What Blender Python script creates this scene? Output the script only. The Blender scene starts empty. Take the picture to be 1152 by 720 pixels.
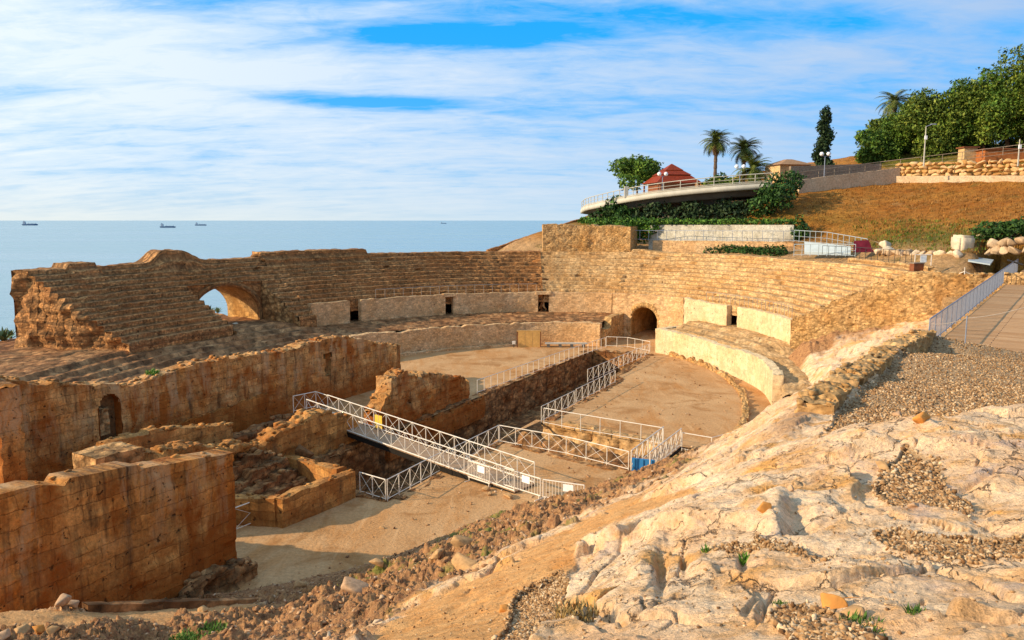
import bpy, bmesh, math, random
import numpy as np
from mathutils import Vector, noise as mn
SC = bpy.context.scene
R = math.radians
random.seed(7)
RNG = np.random.default_rng(11)

# ------------------------------------------------------------------ camera, sky, sun, exposure
F, PITCH, H = 887.0, R(7.2), 13.0
cam = bpy.data.cameras.new("camera"); cam_ob = bpy.data.objects.new("camera", cam)
SC.collection.objects.link(cam_ob); SC.camera = cam_ob
cam.sensor_width = 36; cam.lens = 36 * F / 1152; cam.clip_end = 120000; cam.clip_start = 0.1
cam_ob.location = (0, 0, H); cam_ob.rotation_euler = (R(90) - PITCH, 0, 0)

SUN_DIR = Vector((-0.98, -0.19, 0)).normalized(); SUN_EL = R(24)
w = bpy.data.worlds.new("World"); SC.world = w; w.use_nodes = True
nt = w.node_tree; N = nt.nodes; LK = nt.links
N.clear()
out = N.new("ShaderNodeOutputWorld"); bg = N.new("ShaderNodeBackground"); LK.new(bg.outputs[0], out.inputs[0])
bg.inputs[1].default_value = 0.07
sky = N.new("ShaderNodeTexSky"); sky.sky_type = 'NISHITA'; sky.sun_disc = False
sky.sun_elevation = SUN_EL; sky.sun_rotation = math.atan2(SUN_DIR.x, SUN_DIR.y)
sky.altitude = 20; sky.air_density = 1.0; sky.dust_density = 0.6; sky.ozone_density = 2.5

def nd(t, typ, **kw):
    x = t.nodes.new(typ)
    for k, v in kw.items():
        if k.startswith('i_'):
            x.inputs[int(k[2:])].default_value = v
        else: setattr(x, k, v)
    return x
def mth(t, op, a, b=None, c=None, clamp=False):
    x = t.nodes.new("ShaderNodeMath"); x.operation = op; x.use_clamp = clamp
    for i, v in enumerate((a, b, c)):
        if v is None: continue
        if isinstance(v, (int, float)): x.inputs[i].default_value = v
        else: t.links.new(v, x.inputs[i])
    return x.outputs[0]
def mixc(t, f, a, b, mode='MIX'):
    x = t.nodes.new("ShaderNodeMix"); x.data_type = 'RGBA'; x.blend_type = mode
    for s, v in ((x.inputs[0], f), (x.inputs[6], a), (x.inputs[7], b)):
        if isinstance(v, (int, float)): s.default_value = v
        elif isinstance(v, (tuple, list)): s.default_value = tuple(v) + ((1,) if len(v) == 3 else ())
        else: t.links.new(v, s)
    return x.outputs[2]
def ramp(t, v, stops):
    x = t.nodes.new("ShaderNodeValToRGB"); e = x.color_ramp.elements
    while len(e) < len(stops): e.new(0.5)
    for i, (p, c) in enumerate(stops):
        e[i].position = p
        e[i].color = (c, c, c, 1) if isinstance(c, (int, float)) else tuple(c) + (1,)
    t.links.new(v, x.inputs[0]); return x.outputs[0]
def noise(t, vec, scale, detail=4, rough=.55, dist=0.0):
    x = nd(t, "ShaderNodeTexNoise"); x.inputs['Scale'].default_value = scale; x.inputs['Detail'].default_value = detail
    x.inputs['Roughness'].default_value = rough; x.inputs['Distortion'].default_value = dist
    if vec is not None: t.links.new(vec, x.inputs['Vector'])
    return x.outputs[0]
def mapping(t, vec, scale=(1, 1, 1), loc=(0, 0, 0), rot=(0, 0, 0)):
    x = nd(t, "ShaderNodeMapping"); x.inputs[1].default_value = loc; x.inputs[2].default_value = rot; x.inputs[3].default_value = scale
    t.links.new(vec, x.inputs[0]); return x.outputs[0]

# clouds: streaks on a high flat layer, seen by direction
tc = nd(nt, "ShaderNodeTexCoord"); sep = nd(nt, "ShaderNodeSeparateXYZ"); LK.new(tc.outputs['Generated'], sep.inputs[0])
zz = mth(nt, 'MAXIMUM', sep.outputs[2], 0.0)
den = mth(nt, 'ADD', zz, 0.16)
cx = mth(nt, 'DIVIDE', sep.outputs[0], den); cy = mth(nt, 'DIVIDE', sep.outputs[1], den)
cmb = nd(nt, "ShaderNodeCombineXYZ"); LK.new(cx, cmb.inputs[0]); LK.new(cy, cmb.inputs[1])
n1 = noise(nt, mapping(nt, cmb.outputs[0], (0.55, 0.9, 1), (1.3, 0.4, 0), (0, 0, R(-12))), 1.5, 8, .58, .5)
n2 = noise(nt, mapping(nt, cmb.outputs[0], (0.9, 2.6, 1), (4, 2, 0), (0, 0, R(-8))), 2.2, 7, .62, .7)
n3 = noise(nt, mapping(nt, cmb.outputs[0], (0.8, 1.5, 1), (2, 7, 0)), 5.5, 8, .66, .6)
cl = mth(nt, 'ADD', mth(nt, 'MULTIPLY', n1, .44), mth(nt, 'ADD', mth(nt, 'MULTIPLY', n2, .34), mth(nt, 'MULTIPLY', n3, .30)))
def gap(px, py, sx, sy, tilt=0.0):
    # a break in the cloud layer: an ellipse on the sky round one direction (azimuth, height)
    az0 = (px - 576) / F; el0 = (248 - py) / F
    az = mth(nt, 'DIVIDE', sep.outputs[0], mth(nt, 'MAXIMUM', sep.outputs[1], .05))
    el = mth(nt, 'DIVIDE', sep.outputs[2], mth(nt, 'MAXIMUM', sep.outputs[1], .05))
    da = mth(nt, 'SUBTRACT', az, az0); de = mth(nt, 'SUBTRACT', mth(nt, 'SUBTRACT', el, el0), mth(nt, 'MULTIPLY', da, tilt))
    a = mth(nt, 'POWER', mth(nt, 'ABSOLUTE', mth(nt, 'DIVIDE', da, sx / F)), 2.0)
    b = mth(nt, 'POWER', mth(nt, 'ABSOLUTE', mth(nt, 'DIVIDE', de, sy / F)), 2.0)
    return mth(nt, 'EXPONENT', mth(nt, 'MULTIPLY', mth(nt, 'ADD', a, b), -1.0))
g = mth(nt, 'MULTIPLY', gap(515, 50, 165, 15, .02), .31)
for (a, s) in ((gap(412, 119, 130, 9, -.06), .31), (gap(800, 30, 330, 14, -.05), .17), (gap(230, 12, 110, 16), .13), (gap(660, 116, 120, 14), .10),
               (gap(40, 105, 60, 12), .12), (gap(180, 150, 120, 10), .08), (gap(960, 110, 300, 30), .10)):
    g = mth(nt, 'ADD', g, mth(nt, 'MULTIPLY', a, s))
cl = mth(nt, 'SUBTRACT', mth(nt, 'ADD', cl, mth(nt, 'MULTIPLY', gap(180, 90, 260, 70), .10)), g)
mask = ramp(nt, cl, [(.33, 0.0), (.43, .34), (.53, .74), (.64, 1.0)])
# whiter towards the sun side (left), bluish grey to the right; pale yellowish band over the horizon
side = mth(nt, 'MULTIPLY_ADD', sep.outputs[0], -0.95, .52, clamp=True)
ccol = mixc(nt, side, (4.5, 6.7, 10.2), (10.0, 11.3, 12.4))
skyb = mixc(nt, 1.0, sky.outputs[0], (0.22, 0.95, 1.75), 'MULTIPLY')
skyb = mixc(nt, .65, skyb, (.05, 6.2, 14.0))
c1 = mixc(nt, mask, skyb, ccol)
hz = mth(nt, 'EXPONENT', mth(nt, 'MULTIPLY', zz, -17.0))
hcol = mixc(nt, side, (5.6, 8.0, 10.4), (9.8, 10.4, 10.0))
c2 = mixc(nt, mth(nt, 'MULTIPLY', hz, .85), c1, hcol)
LK.new(c2, bg.inputs[0])

sl = bpy.data.lights.new("sun", 'SUN'); sl.energy = 5.0; sl.angle = R(.55); sl.color = (1.0, .80, .55)
so = bpy.data.objects.new("sun", sl); SC.collection.objects.link(so)
sv = Vector((SUN_DIR.x * math.cos(SUN_EL), SUN_DIR.y * math.cos(SUN_EL), math.sin(SUN_EL)))
so.rotation_euler = sv.to_track_quat('Z', 'Y').to_euler(); so.location = (-60, -10, 60)
SC.view_settings.view_transform = 'Standard'; SC.view_settings.look = 'None'
SC.view_settings.exposure = 0.3; SC.view_settings.gamma = 1.0; SC.view_settings.use_curve_mapping = False

# ------------------------------------------------------------------ numpy helpers
def h2(i, j, s=0):
    i = np.asarray(i).astype(np.int64); j = np.asarray(j).astype(np.int64)
    n = (i * 374761393 + j * 668265263 + s * 2147483647 + 1013904223) & 0xFFFFFFFF
    n = ((n ^ (n >> 13)) * 1274126177) & 0xFFFFFFFF
    n = ((n ^ (n >> 16)) * 2246822519) & 0xFFFFFFFF
    return ((n ^ (n >> 15)) & 0xFFFFFF) / float(0xFFFFFF)
def vn(x, y, s=0):
    xi = np.floor(x); yi = np.floor(y); fx = x - xi; fy = y - yi
    fx = fx * fx * fx * (fx * (fx * 6 - 15) + 10); fy = fy * fy * fy * (fy * (fy * 6 - 15) + 10)
    a = h2(xi, yi, s); b = h2(xi + 1, yi, s); c = h2(xi, yi + 1, s); d_ = h2(xi + 1, yi + 1, s)
    return (a * (1 - fx) + b * fx) * (1 - fy) + (c * (1 - fx) + d_ * fx) * fy
def fbm(x, y, s=0, o=5, g=.5):
    r = np.zeros(np.broadcast(x, y).shape); a = 1.0; t = 0
    for k in range(o):
        ca, sa = math.cos(.6 * k), math.sin(.6 * k)
        r += a * (vn(x * ca - y * sa + 17.3 * k, x * sa + y * ca - 9.1 * k, s + k) - .5); t += a; a *= g; x = x * 2.03; y = y * 2.03
    return r / t * 2
def cells(x, y, s=0, tilt=False):
    xi = np.floor(x); yi = np.floor(y)
    f1 = np.full(x.shape, 9.0); f2 = np.full(x.shape, 9.0); idc = np.zeros(x.shape); tl = np.zeros(x.shape)
    for dx in (-1, 0, 1):
        for dy in (-1, 0, 1):
            cx_ = xi + dx; cy_ = yi + dy
            px_ = cx_ + .15 + .7 * h2(cx_, cy_, s); py_ = cy_ + .15 + .7 * h2(cx_, cy_, s + 5)
            dd = np.hypot(x - px_, y - py_); hid = h2(cx_, cy_, s + 9)
            nearer = dd < f1
            f2 = np.where(nearer, f1, np.minimum(f2, dd)); idc = np.where(nearer, hid, idc); f1 = np.where(nearer, dd, f1)
            if tilt:
                ta = h2(cx_, cy_, s + 11) * 6.283; tm = h2(cx_, cy_, s + 12)
                tl = np.where(nearer, tm * (np.cos(ta) * (x - px_) + np.sin(ta) * (y - py_)), tl)
    return (f1, f2 - f1, idc, tl) if tilt else (f1, f2 - f1, idc)
def sstep(a, b, x):
    t = np.clip((x - a) / (b - a), 0, 1); return t * t * (3 - 2 * t)
def ray(px, py):
    u = px - 576; v = py - 360
    return np.array([u, F * math.cos(PITCH) - v * math.sin(PITCH), -v * math.cos(PITCH) - F * math.sin(PITCH)])
def onz(px, py, z=0.0):
    d_ = ray(px, py); p = d_ * ((z - H) / d_[2]); return np.array([p[0], p[1], z])
def onY(px, py, Y):
    d_ = ray(px, py); p = d_ * (Y / d_[1]); return np.array([p[0], p[1], p[2] + H])
def proj(x, y, z):
    z = z - H; fw = y * math.cos(PITCH) - z * math.sin(PITCH); up = y * math.sin(PITCH) + z * math.cos(PITCH)
    fw = np.where(fw < .05, .05, fw)
    return 576 + F * x / fw, 360 - F * up / fw
def inpoly(px, py, poly):
    r = np.zeros(px.shape, bool); n_ = len(poly)
    for i in range(n_):
        x0, y0 = poly[i]; x1, y1 = poly[(i + 1) % n_]
        c = ((y0 > py) != (y1 > py)); xx = x0 + (py - y0) * (x1 - x0) / ((y1 - y0) if y1 != y0 else 1e-9)
        r ^= c & (px < xx)
    return r
class TPS:
    def __init__(s, P, z, lam=.02):
        P = np.asarray(P, float); n_ = len(P); s.P = P
        K = s.k(np.hypot(P[:, None, 0] - P[None, :, 0], P[:, None, 1] - P[None, :, 1])) + lam * np.eye(n_)
        A = np.zeros((n_ + 3, n_ + 3)); A[:n_, :n_] = K; A[:n_, n_] = 1; A[:n_, n_ + 1:] = P; A[n_, :n_] = 1; A[n_ + 1:, :n_] = P.T
        s.w = np.linalg.solve(A, np.concatenate([np.asarray(z, float), np.zeros(3)]))
    def k(s, r): return r * r * np.log(r + 1e-9)
    def __call__(s, x, y):
        x = np.asarray(x, float); y = np.asarray(y, float); r = s.w[-3] + s.w[-2] * x + s.w[-1] * y
        for i in range(len(s.P)): r = r + s.w[i] * s.k(np.hypot(x - s.P[i, 0], y - s.P[i, 1]))
        return r

# the arena: an ellipse 60 m x 38 m; its long axis points away from the camera, turned to the right
A_, B_ = 30.0, 19.0; CEN = np.array([-3.9, 54.2]); TH = R(26)
DV = np.array([math.sin(TH), math.cos(TH)]); NV = np.array([math.cos(TH), -math.sin(TH)])
def E(t, o):
    t = np.radians(t); px = A_ * np.cos(t); py = B_ * np.sin(t); nx = np.cos(t) / A_; ny = np.sin(t) / B_; l = np.hypot(nx, ny)
    px = px + nx / l * o; py = py + ny / l * o
    return CEN[0] + DV[0] * px + NV[0] * py, CEN[1] + DV[1] * px + NV[1] * py
def LC(X, Y):
    return CEN[0] + DV[0] * X + NV[0] * Y, CEN[1] + DV[1] * X + NV[1] * Y
def toL(x, y):
    return (x - CEN[0]) * DV[0] + (y - CEN[1]) * DV[1], (x - CEN[0]) * NV[0] + (y - CEN[1]) * NV[1]
def eoff(x, y):
    X, Y = toL(x, y); g_ = np.sqrt((X / A_) ** 2 + (Y / B_) ** 2) + 1e-6
    return (g_ - 1) * g_ / (np.sqrt(X * X / A_ ** 4 + Y * Y / B_ ** 4) + 1e-9)

# ------------------------------------------------------------------ object helpers
COL = SC.collection
def tag(o, label, cat=None, group=None, kind=None):
    if label: o['label'] = label
    if cat: o['category'] = cat
    if group: o['group'] = group
    if kind: o['kind'] = kind
    return o
def empty(name, loc=(0, 0, 0), label=None, cat=None, group=None):
    o = bpy.data.objects.new(name, None); COL.objects.link(o); o.location = loc; o.empty_display_size = .2
    return tag(o, label, cat, group)
def link(name, me, mat, parent=None, smooth=False):
    o = bpy.data.objects.new(name, me); COL.objects.link(o)
    if mat is not None: me.materials.append(mat)
    if smooth: me.polygons.foreach_set('use_smooth', np.ones(len(me.polygons), bool))
    if parent is not None:
        o.parent = parent
        root = parent; off = Vector((0, 0, 0))
        while root is not None: off += root.location; root = root.parent
        o.location = -off
    return o
def npmesh(name, V, Fc, mat, parent=None, uv=None, col=None, smooth=False):
    """V (n,3); Fc (m,k) index array; uv (n,2) per vertex; col (n,4) per vertex"""
    V = np.asarray(V, np.float32); Fc = np.asarray(Fc, np.int32); m, k = Fc.shape
    me = bpy.data.meshes.new(name); me.vertices.add(len(V)); me.vertices.foreach_set('co', V.ravel())
    me.loops.add(m * k); me.loops.foreach_set('vertex_index', Fc.ravel())
    me.polygons.add(m); me.polygons.foreach_set('loop_start', np.arange(0, m * k, k, dtype=np.int32))
    try: me.polygons.foreach_set('loop_total', np.full(m, k, np.int32))
    except Exception: pass
    me.update(calc_edges=True)
    if uv is not None:
        l = me.uv_layers.new(name='UVMap'); l.data.foreach_set('uv', np.asarray(uv, np.float32)[Fc.ravel()].ravel())
    if col is not None:
        a = me.color_attributes.new('zone', 'FLOAT_COLOR', 'POINT'); a.data.foreach_set('color', np.asarray(col, np.float32).ravel())
    me.validate()
    return link(name, me, mat, parent, smooth)
def gridfaces(nu, nv, keep=None, base=0):
    i = np.arange(nu - 1)[:, None] * nv + np.arange(nv - 1)[None, :]
    q = np.stack([i, i + nv, i + nv + 1, i + 1], -1)
    if keep is not None: q = q[keep]
    return q.reshape(-1, 4) + base
class GB:
    """collects grids (nu,nv,3)+uv into one mesh"""
    def __init__(s): s.V = []; s.F = []; s.U = []; s.n = 0
    def grid(s, P, UV, keep=None):
        nu, nv = P.shape[:2]
        s.F.append(gridfaces(nu, nv, keep, s.n)); s.V.append(P.reshape(-1, 3)); s.U.append(UV.reshape(-1, 2)); s.n += nu * nv
    def build(s, name, mat, parent=None, smooth=False):
        return npmesh(name, np.concatenate(s.V), np.concatenate(s.F), mat, parent, np.concatenate(s.U), None, smooth)
class MB:
    def __init__(s): s.v = []; s.f = []
    def add(s, vs, fs):
        b = len(s.v); s.v += [tuple(map(float, v)) for v in vs]; s.f += [tuple(b + i for i in f) for f in fs]
    def box(s, c, size, rz=0.0):
        x, y, z = (k / 2 for k in size); ca, sa = math.cos(rz), math.sin(rz)
        vs = [(c[0] + a * x * ca - b * y * sa, c[1] + a * x * sa + b * y * ca, c[2] + d_ * z) for d_ in (-1, 1) for b in (-1, 1) for a in (-1, 1)]
        s.add(vs, [(0, 2, 3, 1), (4, 5, 7, 6), (0, 1, 5, 4), (2, 6, 7, 3), (0, 4, 6, 2), (1, 3, 7, 5)])
    def tube(s, p, q, r, r2=None, n=6, caps=True):
        p = Vector(p); q = Vector(q); r2 = r if r2 is None else r2; dv = (q - p)
        if dv.length < 1e-6: return
        dv.normalize(); a = dv.cross(Vector((0, 0, 1)) if abs(dv.z) < .9 else Vector((1, 0, 0))).normalized(); b = dv.cross(a)
        vs = []
        for c, rr in ((p, r), (q, r2)):
            for k in range(n):
                t = 2 * math.pi * k / n + .4; vs.append(c + a * (rr * math.cos(t)) + b * (rr * math.sin(t)))
        fs = [(k, (k + 1) % n, n + (k + 1) % n, n + k) for k in range(n)]
        if caps: fs += [tuple(range(n - 1, -1, -1)), tuple(range(n, 2 * n))]
        s.add(vs, fs)
    def path(s, pts, r, n=6):
        for a, b in zip(pts[:-1], pts[1:]): s.tube(a, b, r, n=n)
    def prism(s, poly, z0, z1):
        n_ = len(poly); vs = [(p[0], p[1], z0) for p in poly] + [(p[0], p[1], z1) for p in poly]
        s.add(vs, [tuple(range(n_ - 1, -1, -1)), tuple(range(n_, 2 * n_))] + [(k, (k + 1) % n_, n_ + (k + 1) % n_, n_ + k) for k in range(n_)])
    def build(s, name, mat, parent=None, smooth=False):
        me = bpy.data.meshes.new(name); me.from_pydata(s.v, [], s.f); me.update()
        return link(name, me, mat, parent, smooth)
_ICO = {}
def ico(k):
    if k not in _ICO:
        bm = bmesh.new(); bmesh.ops.create_icosphere(bm, subdivisions=k, radius=1.0)
        _ICO[k] = (np.array([v.co[:] for v in bm.verts]), np.array([[v.index for v in f.verts] for f in bm.faces])); bm.free()
    return _ICO[k]
def hull(n_, rg, sub=0):
    bm = bmesh.new(); P = rg.normal(size=(n_, 3)); P /= np.linalg.norm(P, axis=1)[:, None]; P *= rg.uniform(.8, 1.1, (n_, 1))
    for p in P: bm.verts.new(p)
    r_ = bmesh.ops.convex_hull(bm, input=list(bm.verts)); bmesh.ops.delete(bm, geom=list({g_ for g_ in r_['geom_interior'] if isinstance(g_, bmesh.types.BMVert)}), context='VERTS')
    if sub:
        bmesh.ops.bevel(bm, geom=list(bm.edges), offset=.06, segments=1, affect='EDGES')
        bmesh.ops.triangulate(bm, faces=list(bm.faces)); bmesh.ops.subdivide_edges(bm, edges=list(bm.edges), cuts=sub, use_grid_fill=True); bmesh.ops.triangulate(bm, faces=list(bm.faces))
    bm.verts.index_update(); V = np.array([v.co[:] for v in bm.verts]); Fc = np.array([[v.index for v in f.verts] for f in bm.faces]); bm.free(); return V, Fc
def rock_arr(c, size, seed=0, k=3, rough=.28, rz=0.0):
    rg = np.random.default_rng(seed); V, Fc = hull(int(rg.integers(11, 16)), rg, 2 if k > 2 else 1)
    D = V * (1 + rough * .35 * fbm(V[:, 0] * 2.2 + V[:, 2] + seed % 97, V[:, 1] * 2.2 - V[:, 2], seed, 4))[:, None] * np.asarray(size)
    ca, sa = math.cos(rz), math.sin(rz)
    D = np.stack([D[:, 0] * ca - D[:, 1] * sa, D[:, 0] * sa + D[:, 1] * ca, D[:, 2]], -1)
    return D + np.asarray(c), Fc
# ------------------------------------------------------------------ materials
def newmat(name):
    m = bpy.data.materials.new(name); m.use_nodes = True; t = m.node_tree
    b = t.nodes["Principled BSDF"]; b.inputs['Roughness'].default_value = .9
    b.inputs['Specular IOR Level'].default_value = .15
    return m, t, b
def bump(t, b, h, dist, strength=1.0):
    x = nd(t, "ShaderNodeBump"); x.inputs['Distance'].default_value = dist; x.inputs['Strength'].default_value = strength
    t.links.new(h, x.inputs['Height']); t.links.new(x.outputs[0], b.inputs['Normal'])
def stone(name, mid, light, dark, stain, brick=None, rub=0.0, streak=.5, bd=.03, patch=.35, fine=18.0, mortar=.02, rc=.85, damp=0.0, bk=.8, nz=1.0, rowshade=0.0):
    """masonry: courses of squared blocks (brick), rubble (rub = stones per metre), weather streaks and patches"""
    m, t, b = newmat(name)
    uvn = nd(t, "ShaderNodeUVMap"); uv = uvn.outputs[0]; tcn = nd(t, "ShaderNodeTexCoord"); ob = tcn.outputs['Object']
    dn = nd(t, "ShaderNodeTexNoise"); dn.inputs['Scale'].default_value = 2.2; dn.inputs['Detail'].default_value = 4
    t.links.new(uv, dn.inputs['Vector'])
    vm = nd(t, "ShaderNodeVectorMath", operation='MULTIPLY_ADD'); t.links.new(dn.outputs['Color'], vm.inputs[0])
    vm.inputs[1].default_value = (.26, .20, 0); t.links.new(uv, vm.inputs[2]); duv = vm.outputs[0]
    big = noise(t, ob, patch, 5, .6, .4)
    col = mixc(t, ramp(t, big, [(.36, 0.0), (.62, 1.0)]), mid, light)
    h = None
    if brick:
        br = nd(t, "ShaderNodeTexBrick"); br.offset = .5; br.squash = 1.0
        br.inputs['Scale'].default_value = 1; br.inputs['Brick Width'].default_value = brick[0]; br.inputs['Row Height'].default_value = brick[1]
        br.inputs['Mortar Size'].default_value = mortar; br.inputs['Mortar Smooth'].default_value = .6; br.inputs['Bias'].default_value = 0
        br.inputs['Color1'].default_value = (.46, .42, .38, 1); br.inputs['Color2'].default_value = (1.38, 1.34, 1.24, 1); br.inputs['Mortar'].default_value = (.66, .58, .5, 1)
        t.links.new(duv, br.inputs['Vector'])
        jm = ramp(t, noise(t, mapping(t, uv, (.5, .7, 1), (7, 2, 0)), 1.0, 5, .65, .5), [(.38, bk * .15), (.58, bk)])
        col = mixc(t, jm, col, br.outputs[0], 'MULTIPLY')
        h = mth(t, 'MULTIPLY', br.outputs[1], -.55)
    if rub:
        vo = nd(t, "ShaderNodeTexVoronoi"); vo.inputs['Scale'].default_value = rub; vo.inputs['Randomness'].default_value = .95
        t.links.new(mapping(t, duv, (1, 1.55, 1)), vo.inputs['Vector'])
        sp = nd(t, "ShaderNodeSeparateColor"); t.links.new(vo.outputs['Color'], sp.inputs[0])
        k = ramp(t, sp.outputs[0], [(0.0, .5), (.5, .98), (1.0, 1.5)])
        k2 = ramp(t, vo.outputs['Distance'], [(.35, 1.0), (.75, .35)])
        col = mixc(t, rc, col, mixc(t, 1.0, k, k2, 'MULTIPLY'), 'MULTIPLY')
        hv = mth(t, 'MULTIPLY', vo.outputs['Distance'], -1.0)
        h = hv if h is None else mth(t, 'ADD', h, hv)
    if rowshade:   # shade line painted at the foot of every step to mark the tiers
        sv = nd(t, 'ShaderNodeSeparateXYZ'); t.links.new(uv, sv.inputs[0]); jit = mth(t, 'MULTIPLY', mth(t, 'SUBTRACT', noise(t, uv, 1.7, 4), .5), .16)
        fr = mth(t, 'FRACT', mth(t, 'ADD', mth(t, 'DIVIDE', sv.outputs[1], rowshade), jit))
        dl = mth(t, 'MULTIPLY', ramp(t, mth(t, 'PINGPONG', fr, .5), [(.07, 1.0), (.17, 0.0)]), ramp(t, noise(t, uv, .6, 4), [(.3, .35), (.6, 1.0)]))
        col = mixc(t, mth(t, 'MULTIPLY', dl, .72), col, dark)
    f1 = noise(t, ob, fine, 6, .68)
    f2 = noise(t, ob, fine * .27, 5, .65)
    col = mixc(t, .75 * nz, col, ramp(t, f1, [(.28, .42), (.5, 1.0), (.74, 1.5)]), 'MULTIPLY')
    col = mixc(t, .7 * nz, col, ramp(t, f2, [(.3, .5), (.52, 1.0), (.72, 1.4)]), 'MULTIPLY')
    if streak:
        st = noise(t, mapping(t, uv, (1.5, .16, 1)), 1.6, 6, .65, .3)
        col = mixc(t, mth(t, 'MULTIPLY', ramp(t, st, [(.5, 0.0), (.68, 1.0)]), streak), col, dark)
        st2 = noise(t, mapping(t, uv, (.55, .35, 1), (9, 3, 0)), 1.1, 6, .62, .6)
        col = mixc(t, mth(t, 'MULTIPLY', ramp(t, st2, [(.5, 0.0), (.64, 1.0)]), streak), col, stain)
        st3 = noise(t, mapping(t, uv, (.9, .5, 1), (2, 13, 0)), 1.7, 7, .66, .4)
        col = mixc(t, mth(t, 'MULTIPLY', ramp(t, st3, [(.56, 0.0), (.72, 1.0)]), streak * .6), col, light)
    if damp:   # rising damp: a dark red stain with a ragged upper edge on the lower courses
        su = nd(t, 'ShaderNodeSeparateXYZ'); t.links.new(uv, su.inputs[0])
        dm = mth(t, 'ADD', su.outputs[1], mth(t, 'MULTIPLY', noise(t, mapping(t, uv, (.45, .6, 1), (3, 5, 0)), 1.0, 6, .65, .4), 5.0))
        col = mixc(t, mth(t, 'MULTIPLY', ramp(t, mth(t, 'DIVIDE', dm, damp * 2 + 5.0), [(.36, 1.0), (.52, 0.0)]), .8), col, mixc(t, f2, tuple(c * .7 for c in stain), tuple(c * 1.25 for c in stain)))
        tp = noise(t, mapping(t, uv, (1.1, .22, 1), (5, 1, 0)), 1.2, 6, .66, .3)
        col = mixc(t, mth(t, 'MULTIPLY', ramp(t, tp, [(.48, 0.0), (.62, 1.0)]), mth(t, 'MULTIPLY', ramp(t, mth(t, 'DIVIDE', dm, damp * 2 + 5.0), [(.5, 0.0), (.72, 1.0)]), .7)), col, (.52, .33, .165))
    pit = ramp(t, noise(t, ob, fine * .5, 3, .5), [(.27, 1.0), (.34, 0.0)])
    col = mixc(t, mth(t, 'MULTIPLY', pit, .75), col, tuple(c * .3 for c in dark))
    t.links.new(col, b.inputs['Base Color'])
    fh = mth(t, 'ADD', mth(t, 'MULTIPLY', f1, .5), mth(t, 'SUBTRACT', f2, pit))
    h = fh if h is None else mth(t, 'ADD', mth(t, 'MULTIPLY', h, .8), fh)
    bump(t, b, h, bd)
    return m
M = {}
M['bank_shade'] = stone('shade tone seating stone', (.43, .185, .058), (.55, .28, .105), (.12, .065, .028), (.36, .145, .045), (.75, .39), 4.2, .5, .06, .25, 7.0, .02, .65, 0, .8, 1.0, .78)  # darker copy of the seating stone, the bank's shade put into its colour
M['bank_lit'] = stone('lit tone seating stone', (.56, .32, .13), (.70, .46, .22), (.20, .10, .035), (.48, .23, .06), (.8, .39), 4.4, .35, .04, .3, 7.0, .02, .5, 0, .6, .7, .78)  # lighter copy of the same stone, sunlight put into its colour
M['rubble_wall'] = stone('golden rubble masonry', (.50, .27, .09), (.62, .38, .16), (.20, .09, .03), (.46, .20, .05), None, 4.2, .4, .06, .4, 9.0, .02, .55)
M['core'] = stone('orange rubble core', (.40, .20, .07), (.52, .30, .12), (.13, .06, .025), (.36, .14, .035), None, 2.0, .45, .12, .4, 7.0)
M['ring'] = stone('smoothed restored stone', (.68, .39, .17), (.76, .50, .26), (.36, .20, .09), (.56, .30, .11), (.55, .26), 5.0, .3, .022, .3, 10.0, .012, .35, 0, .5, .7)
M['plaster'] = stone('pale cream render', (.66, .48, .26), (.74, .57, .34), (.42, .27, .13), (.62, .39, .16), (1.1, .5), 0, .3, .02, .35, 9.0, .008, .85, 0, .25, .7)
M['church'] = stone('orange ashlar', (.42, .145, .024), (.56, .265, .075), (.075, .036, .015), (.29, .075, .008), (.95, .48), 0, .95, .05, .45, 10.0, .016, .85, 2.4)
M['church_low'] = stone('orange brown foundation stone', (.40, .16, .036), (.54, .275, .085), (.11, .055, .024), (.33, .115, .025), (.85, .40), 0, .7, .05, .5, 9.0, .014)
M['church_pale'] = stone('grey orange ashlar', (.43, .165, .034), (.60, .33, .12), (.08, .04, .017), (.31, .085, .011), (.85, .45), 0, .95, .05, .5, 10.0, .016, .85, 1.6)
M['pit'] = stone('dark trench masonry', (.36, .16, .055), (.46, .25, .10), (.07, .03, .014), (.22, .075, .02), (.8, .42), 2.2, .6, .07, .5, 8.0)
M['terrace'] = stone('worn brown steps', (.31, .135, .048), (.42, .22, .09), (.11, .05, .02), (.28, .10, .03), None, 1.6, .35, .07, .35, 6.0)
M['terrace_lit'] = stone('worn steps lit tone', (.50, .28, .105), (.62, .40, .19), (.24, .12, .05), (.44, .21, .06), None, 2.6, .35, .06, .5, 6.0, .02, .4)  # lit copy of the brown step stone, sunlight put into its colour
M['concrete'] = stone('pale concrete', (.52, .49, .40), (.60, .57, .47), (.30, .28, .2), (.48, .42, .3), (3.0, 2.0), 0, .3, .012, .2, 10.0, .008)
M['ochre'] = stone('ochre render', (.55, .36, .16), (.6, .42, .22), (.3, .2, .1), (.5, .3, .12), None, 0, .2, .01)
M['palewall'] = stone('pale tan render', (.50, .345, .20), (.58, .43, .27), (.45, .3, .18), (.6, .38, .2), None, 0, .25, .01)
M['brownwall'] = stone('brown grey render', (.25, .19, .13), (.3, .23, .17), (.15, .1, .07), (.24, .15, .09), None, 0, .25, .01)
M['tunnelwall'] = stone('vault stone', (.46, .25, .08), (.55, .33, .13), (.2, .09, .03), (.4, .18, .04), (.7, .4), 0, .4, .04, .5, 9.0)

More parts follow.
